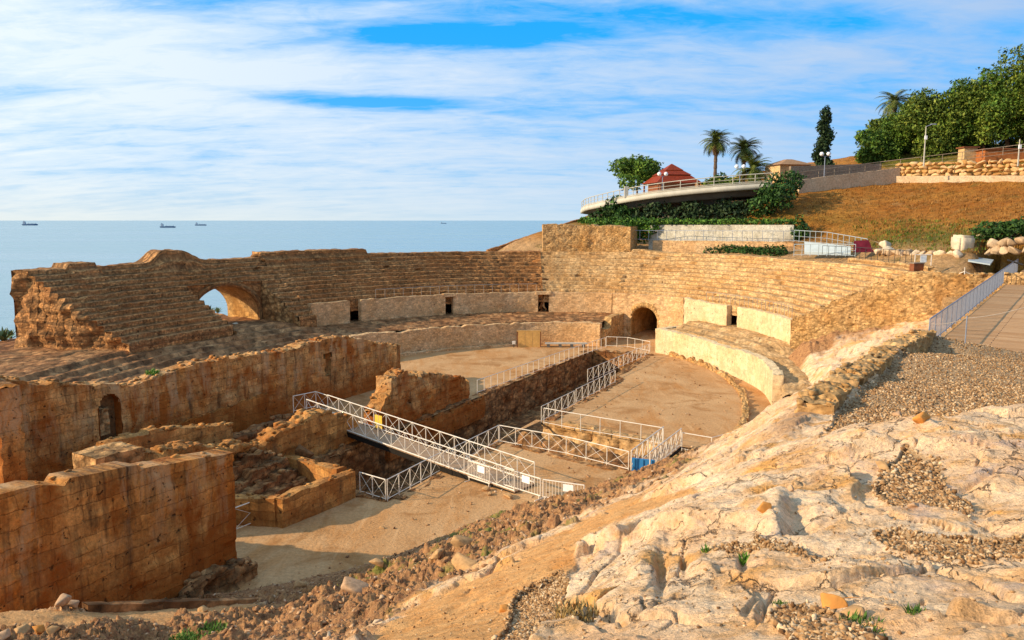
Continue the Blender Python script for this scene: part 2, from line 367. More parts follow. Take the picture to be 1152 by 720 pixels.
def flat(name, c, rough=.6, metal=0.0, var=.15, scale=8.0, bd=.004):
    m, t, b = newmat(name); b.inputs['Roughness'].default_value = rough; b.inputs['Metallic'].default_value = metal
    tcn = nd(t, "ShaderNodeTexCoord"); f = noise(t, tcn.outputs['Object'], scale, 5, .65)
    k = ramp(t, f, [(.3, 1 - var), (.7, 1 + var)])
    t.links.new(mixc(t, 1.0, tuple(c), k, 'MULTIPLY'), b.inputs['Base Color']); bump(t, b, f, bd, .5); return m
M['white'] = flat('cream painted metal', (.74, .66, .54), .45, 0, .12, 3.0)
M['galv'] = flat('grey galvanised metal', (.27, .30, .36), .45, .3, .15, 6.0)
M['darkmetal'] = flat('dark metal', (.06, .055, .05), .5, .3)
M['thin'] = flat('thin grey wire post', (.34, .29, .24), .6, .2)
M['deck'] = flat('grey mesh deck', (.36, .235, .14), .95, 0, .3, 9.0)
M['beam'] = flat('dark steel beam', (.02, .016, .012), .95, 0)
M['plywood'] = flat('yellow plywood', (.62, .36, .11), .7, 0, .2, 3.0)
M['blue'] = flat('blue plastic', (.035, .20, .44), .45, 0, .15, 3.0)
M['yellow'] = flat('yellow card', (.75, .48, .06), .6)
M['paper'] = flat('white paper', (.85, .84, .8), .7)
M['magenta'] = flat('magenta banner', (.11, .008, .018), .6, 0, .3, 2.0)
M['red_roof'] = flat('red roof', (.23, .032, .008), .6, 0, .3, 3.0)
M['brick'] = flat('orange brick', (.36, .12, .035), .85, 0, .3, 3.0)
M['tan_roof'] = flat('weathered tan roof', (.33, .19, .10), .85, 0, .3, 3.0)
M['timber'] = flat('dark brown timber', (.2, .07, .03), .7, 0, .3, 3.0)
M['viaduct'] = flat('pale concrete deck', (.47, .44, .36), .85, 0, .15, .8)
M['viaduct_dark'] = flat('shade grey concrete', (.15, .13, .105), .9, 0, .2, .8)  # darkened concrete: shade under the viaduct deck painted into the colour
M['lamp'] = flat('white globe', (.82, .82, .8), .3)
M['hull'] = flat('blue grey ship hull', (.10, .16, .26), .6)
M['superstructure'] = flat('pale grey ship house', (.30, .36, .44), .6)
M['glassblue'] = flat('pale blue panel', (.36, .42, .44), .4, 0, .1, 1.0)
M['bark'] = flat('brown bark', (.16, .095, .05), .95, 0, .4, 4.0, .03)
M['palmtrunk'] = flat('grey brown palm trunk', (.15, .10, .065), .95, 0, .4, 5.0, .03)
M['boulder_gold'] = flat('golden block stone', (.56, .34, .13), .95, 0, .3, 2.5, .03)
M['boulder_pale'] = flat('pale block stone', (.62, .50, .34), .95, 0, .25, 2.5, .03)
M['loose'] = flat('loose tan stone', (.44, .255, .11), .95, 0, .35, 9.0, .012)
M['loose_orange'] = flat('loose orange stone', (.56, .235, .055), .95, 0, .3, 9.0, .012)
M['loose_pink'] = flat('loose pinkish stone', (.44, .27, .15), .95, 0, .3, 9.0, .012)

def leafmat(name, c1, c2, c3):
    m, t, b = newmat(name); b.inputs['Roughness'].default_value = .6
    g_ = nd(t, "ShaderNodeNewGeometry"); tcn = nd(t, "ShaderNodeTexCoord")
    r_ = ramp(t, g_.outputs['Random Per Island'], [(0.0, c1), (.55, c2), (1.0, c3)])
    k = ramp(t, noise(t, tcn.outputs['Object'], .5, 3), [(.35, .7), (.65, 1.35)])
    t.links.new(mixc(t, 1.0, r_, k, 'MULTIPLY'), b.inputs['Base Color']); return m
M['leaf'] = leafmat('broad green leaves', (.026, .060, .008), (.07, .14, .015), (.16, .22, .028))
M['leaf_dark'] = leafmat('dark cypress leaves', (.010, .024, .010), (.022, .045, .016), (.05, .075, .025))
M['leaf_olive'] = leafmat('olive leaves', (.035, .065, .008), (.095, .145, .016), (.20, .225, .03))
M['palm'] = leafmat('palm leaflets', (.04, .065, .012), (.10, .135, .022), (.20, .19, .04))
M['palm_dry'] = leafmat('dry palm fronds', (.12, .06, .015), (.2, .11, .03), (.28, .16, .05))
M['hedge'] = leafmat('hedge leaves', (.014, .04, .010), (.03, .075, .015), (.06, .12, .02))
M['ivy'] = leafmat('bright ivy leaves', (.03, .075, .01), (.065, .15, .015), (.13, .22, .03))
M['agave'] = leafmat('grey green succulent leaves', (.06, .11, .05), (.12, .18, .08), (.2, .26, .12))
M['weed'] = leafmat('fresh green weeds', (.05, .12, .012), (.09, .19, .02), (.16, .26, .05))
M['hillgrass'] = leafmat('brown hill grass', (.15, .055, .008), (.27, .115, .018), (.36, .19, .05))
M['drygrass'] = leafmat('dry grass', (.25, .15, .04), (.38, .24, .08), (.45, .32, .14))
def pebmat(name, stops):
    m, t, b = newmat(name); g_ = nd(t, "ShaderNodeNewGeometry")
    tcn = nd(t, "ShaderNodeTexCoord"); f = noise(t, tcn.outputs['Object'], 6, 6, .7)
    t.links.new(mixc(t, .8, ramp(t, g_.outputs['Random Per Island'], stops), ramp(t, f, [(.3, .6), (.7, 1.3)]), 'MULTIPLY'), b.inputs['Base Color']); bump(t, b, f, .03); return m
M['block_gold'] = pebmat('golden wall boulders', [(0, (.40, .20, .06)), (.5, (.58, .33, .12)), (1, (.68, .45, .22))])
M['block_pale'] = pebmat('pale wall boulders', [(0, (.44, .29, .16)), (.5, (.60, .43, .26)), (1, (.70, .54, .36))])
M['pebble'] = pebmat('mixed gravel', [(0, (.19, .095, .04)), (.4, (.36, .20, .085)), (.75, (.50, .31, .15)), (1, (.68, .50, .30))])
M['scree'] = pebmat('mixed rubble', [(0, (.17, .08, .04)), (.4, (.36, .19, .085)), (.8, (.50, .29, .14)), (1, (.60, .42, .26))])
# rock slope: limestone / soil / gravel / rubble by zone
def rockmat():
    m, t, b = newmat('pale limestone slope'); tcn = nd(t, "ShaderNodeTexCoord"); ob = tcn.outputs['Object']
    va = nd(t, "ShaderNodeVertexColor"); va.layer_name = 'zone'; sp = nd(t, "ShaderNodeSeparateColor"); t.links.new(va.outputs[0], sp.inputs[0])
    a = noise(t, ob, .7, 6, .6, .5); b2 = noise(t, ob, 2.6, 7, .65, .4); c = noise(t, ob, 16, 8, .7); e = noise(t, ob, 70, 5, .7)
    col = mixc(t, ramp(t, a, [(.36, 0.0), (.62, 1.0)]), (.80, .48, .245), (.89, .65, .405))
    col = mixc(t, ramp(t, b2, [(.50, 0.0), (.66, .85)]), col, (.68, .38, .155))
    col = mixc(t, ramp(t, noise(t, ob, 1.3, 6, .65, .3), [(.56, 0.0), (.70, .85)]), col, (.56, .42, .34))
    col = mixc(t, ramp(t, noise(t, mapping(t, ob, loc=(5, 3, 1)), 1.0, 6, .6, .6), [(.52, 0.0), (.66, .9)]), col, (.72, .35, .09))
    soil = mixc(t, ramp(t, b2, [(.35, 0.0), (.65, 1.0)]), (.64, .29, .085), (.72, .40, .155))
    col = mixc(t, sp.outputs[0], col, soil)
    rub = mixc(t, ramp(t, noise(t, ob, 5, 7, .7), [(.35, 0.0), (.65, 1.0)]), (.23, .10, .045), (.54, .28, .11))
    col = mixc(t, sp.outputs[1], col, rub)
    grv = mixc(t, ramp(t, c, [(.3, 0.0), (.7, 1.0)]), (.30, .18, .09), (.5, .34, .18))
    col = mixc(t, sp.outputs[2], col, grv)
    mo = ramp(t, noise(t, mapping(t, ob, loc=(1, 8, 0)), 1.5, 6, .65), [(.52, 0.0), (.62, 1.0)])
    col = mixc(t, mth(t, 'MULTIPLY', mo, va.outputs['Alpha']), col, (.20, .19, .04))
    col = mixc(t, .8, col, ramp(t, c, [(.28, .55), (.5, 1.0), (.72, 1.28)]), 'MULTIPLY')
    col = mixc(t, .6, col, ramp(t, e, [(.28, .55), (.5, 1.0), (.72, 1.3)]), 'MULTIPLY')
    pit = ramp(t, noise(t, ob, 11, 4, .6), [(.28, 1.0), (.345, 0.0)])
    col = mixc(t, mth(t, 'MULTIPLY', pit, .55), col, (.24, .13, .07))
    # cracks: warped joints at two sizes, thin and dark, broken up by noise
    wn = nd(t, 'ShaderNodeTexNoise'); wn.inputs['Scale'].default_value = 1.6; wn.inputs['Detail'].default_value = 6; wn.inputs['Roughness'].default_value = .62; t.links.new(ob, wn.inputs['Vector'])
    wv = nd(t, 'ShaderNodeVectorMath', operation='MULTIPLY_ADD'); t.links.new(wn.outputs['Color'], wv.inputs[0]); wv.inputs[1].default_value = (.9, .9, .5); t.links.new(ob, wv.inputs[2])
    ck = None
    for sc_, wd_, br_ in ((.75, .012, .50), (2.1, .016, .56)):
        vv = nd(t, 'ShaderNodeTexVoronoi'); vv.feature = 'DISTANCE_TO_EDGE'; vv.inputs['Scale'].default_value = sc_; t.links.new(wv.outputs[0], vv.inputs['Vector'])
        k_ = mth(t, 'MULTIPLY', ramp(t, vv.outputs['Distance'], [(0.0, 1.0), (wd_, 0.0)]), ramp(t, noise(t, mapping(t, ob, loc=(sc_, 4, 2)), 1.2, 4), [(br_ - .05, 0.0), (br_ + .06, 1.0)]))
        ck = k_ if ck is None else mth(t, 'MAXIMUM', ck, k_)
    bare = mth(t, 'SUBTRACT', 1.0, mth(t, 'MAXIMUM', sp.outputs[0], mth(t, 'MAXIMUM', sp.outputs[1], sp.outputs[2])), clamp=True)
    ck = mth(t, 'MULTIPLY', ck, bare)
    col = mixc(t, mth(t, 'MULTIPLY', ck, .8), col, (.20, .11, .06))
    li = ramp(t, noise(t, mapping(t, ob, loc=(3, 9, 4)), 3.3, 8, .75, .5), [(.60, 0.0), (.70, 1.0)])
    col = mixc(t, mth(t, 'MULTIPLY', mth(t, 'MULTIPLY', li, bare), .55), col, (.36, .27, .21))
    t.links.new(col, b.inputs['Base Color'])
    h = mth(t, 'ADD', mth(t, 'MULTIPLY', b2, 1.2), mth(t, 'ADD', mth(t, 'MULTIPLY', c, .5), mth(t, 'SUBTRACT', mth(t, 'MULTIPLY', e, .14), mth(t, 'MULTIPLY', pit, .3))))
    bump(t, b, mth(t, 'SUBTRACT', h, mth(t, 'MULTIPLY', ck, .6)), .10); return m
M['rock'] = rockmat()
def earthmat(name, c1, c2, c3, sc=.5, fine=9.0, lines=0.0):
    m, t, b = newmat(name); tcn = nd(t, "ShaderNodeTexCoord"); ob = tcn.outputs['Object']
    a = noise(t, ob, sc, 6, .62, .4); f = noise(t, ob, fine, 7, .7); g_ = noise(t, mapping(t, ob, (1, .35, 1), (0, 0, 0), (0, 0, R(-20))), sc * 2.2, 6, .65, .6)
    col = mixc(t, ramp(t, a, [(.35, 0.0), (.65, 1.0)]), c1, c2)
    col = mixc(t, ramp(t, g_, [(.5, 0.0), (.68, .8)]), col, c3)
    col = mixc(t, .75, col, ramp(t, f, [(.28, .6), (.5, 1.0), (.72, 1.28)]), 'MULTIPLY')
    p1 = noise(t, mapping(t, ob, (1, 1, 1), (9, 4, 0)), sc * 1.6, 7, .66, .8); p2 = noise(t, mapping(t, ob, (1.6, .22, 1), (2, 6, 0), (0, 0, R(28))), .8, 6, .7, .4)
    col = mixc(t, ramp(t, p1, [(.52, 0.0), (.64, .7)]), col, tuple(q * .68 for q in c3))
    col = mixc(t, ramp(t, p2, [(.56, 0.0), (.70, .55)]), col, tuple(min(.8, q * 1.22) for q in c2))
    t.links.new(col, b.inputs['Base Color']); bump(t, b, mth(t, 'ADD', f, mth(t, 'MULTIPLY', a, 1.5)), .05); return m
M['arena'] = earthmat('packed orange arena earth', (.47, .245, .095), (.56, .33, .15), (.46, .20, .055), .22, 7.0)
M['hill'] = None
def hillmat():
    m, t, b = newmat('dry grass hillside'); tcn = nd(t, "ShaderNodeTexCoord"); ob = tcn.outputs['Object']
    va = nd(t, "ShaderNodeVertexColor"); va.layer_name = 'zone'; sp = nd(t, "ShaderNodeSeparateColor"); t.links.new(va.outputs[0], sp.inputs[0])
    a = noise(t, ob, .12, 7, .65, .5); f = noise(t, ob, 1.1, 8, .75); e = noise(t, ob, 5, 6, .75)
    col = mixc(t, ramp(t, a, [(.36, 0.0), (.64, 1.0)]), (.32, .11, .014), (.46, .20, .035))
    gr = mixc(t, ramp(t, f, [(.35, 0.0), (.65, 1.0)]), (.07, .085, .012), (.17, .15, .022))
    col = mixc(t, mth(t, 'MULTIPLY', sp.outputs[1], ramp(t, a, [(.3, .35), (.6, 1.0)])), col, gr)
    col = mixc(t, sp.outputs[0], col, mixc(t, a, (.42, .24, .10), (.54, .33, .16)))
    col = mixc(t, .9, col, ramp(t, f, [(.3, .5), (.5, 1.0), (.7, 1.4)]), 'MULTIPLY')
    col = mixc(t, .9, col, ramp(t, e, [(.3, .4), (.5, 1.0), (.7, 1.5)]), 'MULTIPLY')
    col = mixc(t, ramp(t, noise(t, ob, .45, 7, .7, .5), [(.54, 0.0), (.66, .75)]), col, (.16, .11, .02))
    col = mixc(t, ramp(t, noise(t, mapping(t, ob, loc=(7, 2, 1)), .3, 7, .7, .5), [(.57, 0.0), (.68, .7)]), col, (.44, .25, .09))
    t.links.new(col, b.inputs['Base Color']); bump(t, b, mth(t, 'ADD', f, mth(t, 'MULTIPLY', e, .5)), .35); return m
M['hill'] = hillmat()
def pathmat():
    m, t, b = newmat('boarded walkway'); uvn = nd(t, "ShaderNodeUVMap"); tcn = nd(t, "ShaderNodeTexCoord"); ob = tcn.outputs['Object']
    br = nd(t, "ShaderNodeTexBrick"); br.inputs['Scale'].default_value = 1; br.inputs['Brick Width'].default_value = 4.0; br.inputs['Row Height'].default_value = .28
    br.inputs['Mortar Size'].default_value = .018; br.inputs['Color1'].default_value = (.46, .24, .10, 1); br.inputs['Color2'].default_value = (.58, .34, .165, 1); br.inputs['Mortar'].default_value = (.13, .07, .035, 1)
    t.links.new(uvn.outputs[0], br.inputs['Vector'])
    f = noise(t, mapping(t, uvn.outputs[0], (.6, 6, 1)), 2.5, 6, .7)
    t.links.new(mixc(t, .8, br.outputs[0], ramp(t, f, [(.3, .65), (.7, 1.35)]), 'MULTIPLY'), b.inputs['Base Color']); bump(t, b, mth(t, 'SUBTRACT', f, br.outputs[1]), .02); return m
M['path'] = pathmat()
def seamat():
    m, t, b = newmat('calm blue sea'); b.inputs['Base Color'].default_value = (.02, .12, .2, 1); b.inputs['Roughness'].default_value = .28
    b.inputs['Specular IOR Level'].default_value = .5; b.inputs['IOR'].default_value = 1.33
    tcn = nd(t, "ShaderNodeTexCoord"); ob = tcn.outputs['Object']
    f = noise(t, mapping(t, ob, (.05, .16, 1), (0, 0, 0), (0, 0, R(12))), 1.0, 8, .62, .3)
    g_ = noise(t, mapping(t, ob, (.0016, .009, 1), (0, 0, 0), (0, 0, R(6))), 1.0, 6, .6, .6)
    t.links.new(mixc(t, ramp(t, g_, [(.35, 0.0), (.65, 1.0)]), (.20, .34, .40), (.30, .44, .48)), b.inputs['Base Color'])
    t.links.new(ramp(t, g_, [(.35, .2), (.65, .42)]), b.inputs['Roughness'])
    bump(t, b, f, 1.1, .8); return m
M['sea'] = seamat()
# ------------------------------------------------------------------ sea
MB_ = MB(); MB_.add([(-90000, -2000, -9), (90000, -2000, -9), (90000, 110000, -9), (-90000, 110000, -9)], [(0, 1, 2, 3)])
tag(MB_.build('sea', M['sea']), None, None, None, 'structure')

# ------------------------------------------------------------------ foreground slope: heights measured along sight lines
FP = [(400,720,8),(500,720,5.4),(600,720,4.5),(800,720,3.6),(1000,720,3.15),(1150,720,3.0),
 (500,670,11),(600,640,9.5),(700,620,7.5),(850,620,6),(1000,620,5.2),(1150,620,5),(560,690,7),
 (650,592,14),(750,560,12),(850,560,9),(1000,560,7.5),(1150,560,7),
 (760,540,17),(830,505,20),(900,492,13.5),(1000,482,11),(1150,478,10.5),
 (950,470,15.2),(1050,468,12.5),(1150,460,12.5),(966,450,17),(1050,430,20.5),(1150,430,20),(1040,399,29.5),(1150,402,29),(1000,425,21.5),
 (905,470,15.3),(930,446,17.6),(960,426,21),(1000,398,26),(1040,376,31),
 (870,455,23),(850,480,25),(790,520,24),(720,545,23),(660,575,20),
 (450,650,21),(550,622,19.5),(600,592,23),(350,682,17.5),(420,700,10.5),(300,692,19),(250,710,17),(0,720,15),(0,690,17),(150,688,19.3),(280,679,22.3)]
P_, Z_ = [], []
for a in FP:
    p = onY(*a); P_.append(p[:2]); Z_.append(p[2])
for (px, py, z) in [(290,665,0),(360,650,0),(440,630,0),(520,595,0),(600,572,0),(660,556,0),(720,533,0),(790,512,0),(838,482,0),(862,452,.5),(885,425,2.2)]:
    p = onz(px, py, z); P_.append(p[:2]); Z_.append(z + .1)
    if z == 0 and px < 800: P_.append((p[0] - 1.0, p[1] + 4)); Z_.append(-2.2)
for (x, y, z) in [(12,-2,11.6),(18,4,10.8),(26,12,9.8),(-10,-4,9),(42,20,9.2),(-30,4,2),(-42,-5,0.5),(-34,20,.5),(0,0,11.5),(3,-3,11.7),(-4,0,11.0),(-12,6,6.5),(-16,12,4.8),(8,2,11),(12,8,10.3),(-8,10,6.2),(25,24,8.2),(30,38,8.0),(20,12,10),(17.1,32.5,7.8),(24,46,4.8),(28,52,4.8),(21,55,2.4),(12.6,34,4.6),(15.5,36,5.4),(-20,20,3),(-24,26,.5),(20,60,2.4),(24,40,6.6),(20.8,38,7.0),(34,57,6.6)]:
    P_.append((x, y)); Z_.append(z)
FZ = TPS(P_, Z_, .05)
GRAVEL_ZONES = [[(925,482),(950,455),(1046,372),(1500,372),(1500,480),(1164,462),(1090,470),(1000,478)],
    [(990,520),(1020,500),(1060,512),(1060,540),(1095,560),(1090,575),(1050,566),(1010,566),(986,548)],
    [(978,590),(1010,588),(1080,596),(1160,600),(1160,616),(1090,612),(1000,604)],
    [(800,607),(850,603),(900,612),(935,622),(930,628),(860,620),(805,616)],
    [(866,680),(900,676),(950,690),(985,705),(990,722),(900,722),(870,695)],
    [(585,660),(628,640),(640,650),(625,690),(600,722),(560,722)]]
LEDGE0 = onY(95, 683, 18.6); LEDGE1 = onY(290, 676, 23)
def terrain():
    az = np.radians(np.concatenate([np.linspace(-80, -38, 130), np.linspace(-37.7, 37.7, 960), np.linspace(38, 80, 130)])); rr = np.exp(np.linspace(math.log(1.6), math.log(66), 760))
    a, r = np.meshgrid(az, rr, indexing='ij'); x = r * np.sin(a); y = r * np.cos(a)
    z0 = FZ(x, y); px, py = proj(x, y, z0)
    # soft zone masks
    wob = 14 * fbm(x * 1.7, y * 1.7, 3, 4); wobx = 10 * fbm(x * 2.1 + 9, y * 2.1, 8, 4)
    g_ = np.zeros(x.shape)
    for poly in GRAVEL_ZONES: g_ = np.maximum(g_, inpoly(px + wobx * .6, py + wob * .4, poly).astype(float))
    for _ in range(9): # blur so pockets have sloping sides
        g_[1:-1, 1:-1] = (g_[1:-1, 1:-1] + g_[:-2, 1:-1] + g_[2:, 1:-1] + g_[1:-1, :-2] + g_[1:-1, 2:]) / 5
    edge = np.interp(px, [-200, 250, 330, 400, 480, 560, 640, 700, 760, 800, 830, 870, 900, 940, 1000, 1050, 1400], [760, 745, 735, 722, 672, 632, 590, 560, 535, 505, 470, 440, 412, 390, 368, 345, 250])
    rub = sstep(-6, 12, edge - py + wob)      # rubble slope beyond the edge of the bare rock
    lowdirt = inpoly(px + wobx * .5, py + wob * .3, [(-150, 688), (100, 686), (300, 676), (262, 694), (140, 702), (60, 708), (-150, 724)])
    rub = np.where(lowdirt, .12, rub)
    soilp = [(395,722),(470,678),(560,640),(640,588),(700,560),(780,548),(795,556),(720,580),(660,600),(640,640),(590,660),(560,722)]
    soil = (inpoly(px + wobx, py + wob, soilp) | lowdirt).astype(float)
    for _ in range(4): soil[1:-1, 1:-1] = (soil[1:-1, 1:-1] + soil[:-2, 1:-1] + soil[2:, 1:-1] + soil[1:-1, :-2] + soil[1:-1, 2:]) / 5
    rimm = (np.exp(-((px - np.interp(py, [375, 400, 425, 446, 470, 500], [1040, 998, 958, 925, 900, 860])) / 17.0) ** 2)) * sstep(366, 376, py) * sstep(505, 480, py)
    rockm = np.clip(1 - g_ - rub, 0, 1) * (1 - .75 * soil)
    # relief
    wx = x + .5 * fbm(x * .8, y * .8, 21, 3); wy = y + .5 * fbm(x * .8 + 7, y * .8, 31, 3)
    f1, e1, c1, l1 = cells(wx * .50 + wy * .14, wy * .36 - wx * .12, 2, True)
    f2, e2, c2, l2 = cells(wx * 1.35 + wy * .3, wy * 1.0 - wx * .3, 12, True)
    d_ = ((c1 - .4) * .30 + l1 * .26) * sstep(.0, .09, e1) + ((c2 - .5) * .11 + l2 * .13) * sstep(0, .10, e2) * sstep(.25, .6, vn(x * .5, y * .5, 77))
    d_ += .20 * fbm(x * .5, y * .5, 4, 4, .45) + .05 * fbm(x * 2.3, y * 2.3, 14, 5, .55)
    rid = 1 - np.abs(fbm(x * 1.1 + 3, y * .8, 41, 5, .55)) * 2.2
    d_ += .05 * np.clip(rid, 0, 1) ** 2
    d_ -= .15 * (1 - sstep(0, .06, e1)) * sstep(.3, .55, vn(x * 1.1, y * 1.1, 55))
    d_ -= .08 * (1 - sstep(0, .05, e2)) * sstep(.5, .7, vn(x * .9 + 4, y * .9, 56))
    hol = sstep(.62, .80, vn(x * 2.6, y * 2.2, 61)) * sstep(.5, .65, vn(x * .6, y * .6, 63))
    d_ -= .03 * hol
    d_ += .034 * fbm(x * 7, y * 7, 18, 5, .66) - .02 * np.abs(fbm(x * 4, y * 3, 47, 5, .6))
    for cx_, cy_, sx_, sy_, dp in ((744, 640, 6, 22, .20), (757, 606, 12, 10, .14), (896, 580, 17, 11, .22), (836, 632, 5, 14, .12), (948, 706, 30, 12, .10), (770, 632, 4, 18, .06), (1005, 700, 60, 5, .08)):
        d_ -= dp * np.exp(-((px - cx_) / sx_) ** 2 - ((py - cy_) / sy_) ** 2) / ((sstep(2.0, 6.0, r) * .65 + .35))
    for cx_, cy_, sx_, sy_, dp in ((722, 636, 14, 24, .07), (876, 572, 14, 12, .12), (790, 640, 12, 22, .08), (690, 578, 30, 10, .12)):
        d_ += dp * np.exp(-((px - cx_) / sx_) ** 2 - ((py - cy_) / sy_) ** 2)
    jx = 3 * fbm(x * 3, y * 3, 95, 4); jy = 3 * fbm(x * 3 + 5, y * 3, 96, 4)
    for (ax, ay, bx_, by_) in ((935, 622, 986, 607), (905, 615, 935, 622), (770, 600, 764, 650), (962, 655, 1010, 660), (1014, 667, 1040, 655), (700, 700, 760, 668), (850, 700, 870, 655), (1040, 560, 1120, 528), (650, 668, 700, 610), (1090, 700, 1150, 690), (905, 548, 960, 520)):
        q_ = np.clip(((px - ax) * (bx_ - ax) + (py - ay) * (by_ - ay)) / ((bx_ - ax) ** 2 + (by_ - ay) ** 2), 0, 1); dd_ = np.hypot(px + jx - ax - q_ * (bx_ - ax), py + jy - ay - q_ * (by_ - ay))
        d_ -= .075 * np.exp(-(dd_ / 1.9) ** 2)
    # layered strata running along the rim beyond the gravel
    st_ = np.exp(-((px - np.interp(py, [375, 400, 425, 446, 470, 500], [1010, 965, 925, 892, 866, 830])) / 45.) ** 2) * (py < 520)
    al_, ac_ = x * .6 + y * .8, x * .8 - y * .6
    d_ += st_ * (.34 * fbm(al_ * .35, ac_ * 2.0, 97, 5, .6) + .10 * fbm(al_ * 1.5, ac_ * 4, 98, 4, .6))
    near = .78 * (sstep(2.0, 6.0, r) * .65 + .35) * (1 - .45 * sstep(11, 17, r))
    z = z0 + d_ * rockm * near + soil * .06 * fbm(x * 1.2, y * 1.2, 6, 5)
    q1, k1, i1 = cells(x * 1.6, y * 1.3, 5); q2, k2, i2 = cells(x * 4.2, y * 4.2, 6)
    rr_ = .42 * fbm(x * .55, y * .55, 9, 5, .55) + (i1 - .5) * .20 * sstep(0, .25, k1) + (i2 - .5) * .16 * sstep(0, .12, k2) - .10 * (1 - sstep(0, .1, k1)) + .17 * fbm(x * 3.4, y * 3.4, 19, 5, .65)
    low = sstep(.15, 1.6, z0)
    z += rub * (rr_ * (.15 + .85 * low) * (.55 + .45 * sstep(10, 18, r)))
    z -= .10 * sstep(.3, .9, g_) * sstep(3, 5, r) - .02 * fbm(x * 3, y * 3, 29, 3) * g_
    z += rimm * .08 * (1 - g_)
    # a straight step down to the trench at the foot of the near church wall
    lx, ly = LEDGE1[0] - LEDGE0[0], LEDGE1[1] - LEDGE0[1]; ll = math.hypot(lx, ly)
    sd = ((x - LEDGE0[0]) * -ly + (y - LEDGE0[1]) * lx) / ll; al = ((x - LEDGE0[0]) * lx + (y - LEDGE0[1]) * ly) / ll
    z = np.where((sd > .15) & (al < ll + .2), np.minimum(z, -1.0), z)
    # keep clear of the path, the arena floor and the seats
    Xl, Yl = toL(x, y); eo = eoff(x, y)
    z = np.where((Xl > -9) & (eo < 12), np.minimum(z, -.35 + 1.3 * np.clip(eo - 2.5, 0, 20) + 3 * sstep(-4.5, -9, Xl)), z)
    fx, fy = 17.1, 32.0; ux, uy = .597, .802
    pa = (x - fx) * ux + (y - fy) * uy; pb = (x - fx) * uy - (y - fy) * ux
    z = np.where((pa > .2) & (pb > -.1), np.minimum(z, 7.55 + pa * .021), z)
    col = np.stack([soil * (1 - rub), np.clip(rub + .75 * rimm, 0, 1), sstep(.2, .6, g_) , sstep(.55, .75, vn(x * .45, y * .45, 90)) * rub], -1).reshape(-1, 4)
    V = np.stack([x, y, z], -1).reshape(-1, 3)
    keep = ~((eoff(x, y) < -.5) & (z < -.6)); keep = keep[:-1, :-1]
    o = npmesh('rock_slope', V, gridfaces(len(az), 760, keep), M['rock'], None, None, col, True)
    tag(o, None, None, None, 'structure')
    return x, y, z, g_, rub, px, py
TX, TY, TZ, TG, TR, TPX, TPY = terrain()
from mathutils.bvhtree import BVHTree
def hit(px, py):
    """nearest terrain vertex seen at a picture position: used to find where a stone lies"""
    d2 = (TPXr - px) ** 2 + (TPYr - py) ** 2
    k = np.where(d2 < 30, TRr, 1e9); i = int(np.argmin(k))
    if k[i] > 1e8: i = int(np.argmin(d2))
    return TX.ravel()[i], TY.ravel()[i], TZ.ravel()[i]
TPXr, TPYr = (a.ravel() for a in proj(TX, TY, TZ)); TRr = np.hypot(TX, TY).ravel()

# ------------------------------------------------------------------ wide ground: hill to the right, shore to the left
G = [(985,283,74),(1060,286,66),(1152,296,62),(900,276,86),(760,279,97),(700,264,104),
 (900,240,92),(1000,240,88),(1100,240,80),(1180,240,74),(868,222,97),(920,212,100),(1010,204,101),(1152,201,90),(1250,201,84),
 (1010,184,107),(1152,176,98),(1152,165,125),(1000,176,135),(870,192,135),(735,218,140),(660,252,140),(650,247,126),(690,247,120),(760,238,110),(830,230,103),(600,268,118),(560,282,112),(1250,170,100)]
P_, Z_ = [], []
for a in G:
    p = onY(*a); P_.append(p[:2]); Z_.append(p[2])
for t, o, z in [(-110,15,2.9),(-95,15,2.9),(-80,15,3.0),(-60,15,3.2),(-40,15,3.5),(-20,16,5.0),(-110,34,-4),(-90,34,-3.5),(-70,34,-3.5),(-45,34,-4),(-25,40,-3),(-110,60,-12),(-80,60,-12),(-50,60,-12),(-20,75,-12),
                (-5,16,9.0),(10,15,8.9),(25,15,8.8),(40,15,8.8),(52,16,8.8),(60,24,8.9),(-130,20,2.6),(-150,20,1.5)]:
    x, y = E(t, o); P_.append((float(x), float(y))); Z_.append(z)
for (x, y, z) in [(0,-30,12),(45,-10,11.5),(45,20,9.2),(30,20,8.8),(46,40,8.9),(-35,-20,6),(-30,5,3.5),(-60,10,-4),(-90,40,-12),(-60,-30,0),(20,150,13),(60,160,20),(110,130,22),(120,70,21),(110,20,19),(100,-30,17),(-10,150,-10),(-30,200,-12),(20,230,0),(140,220,24),(60,62,10.5)]:
    P_.append((x, y)); Z_.append(z)
GZ = TPS(P_, Z_, .5)
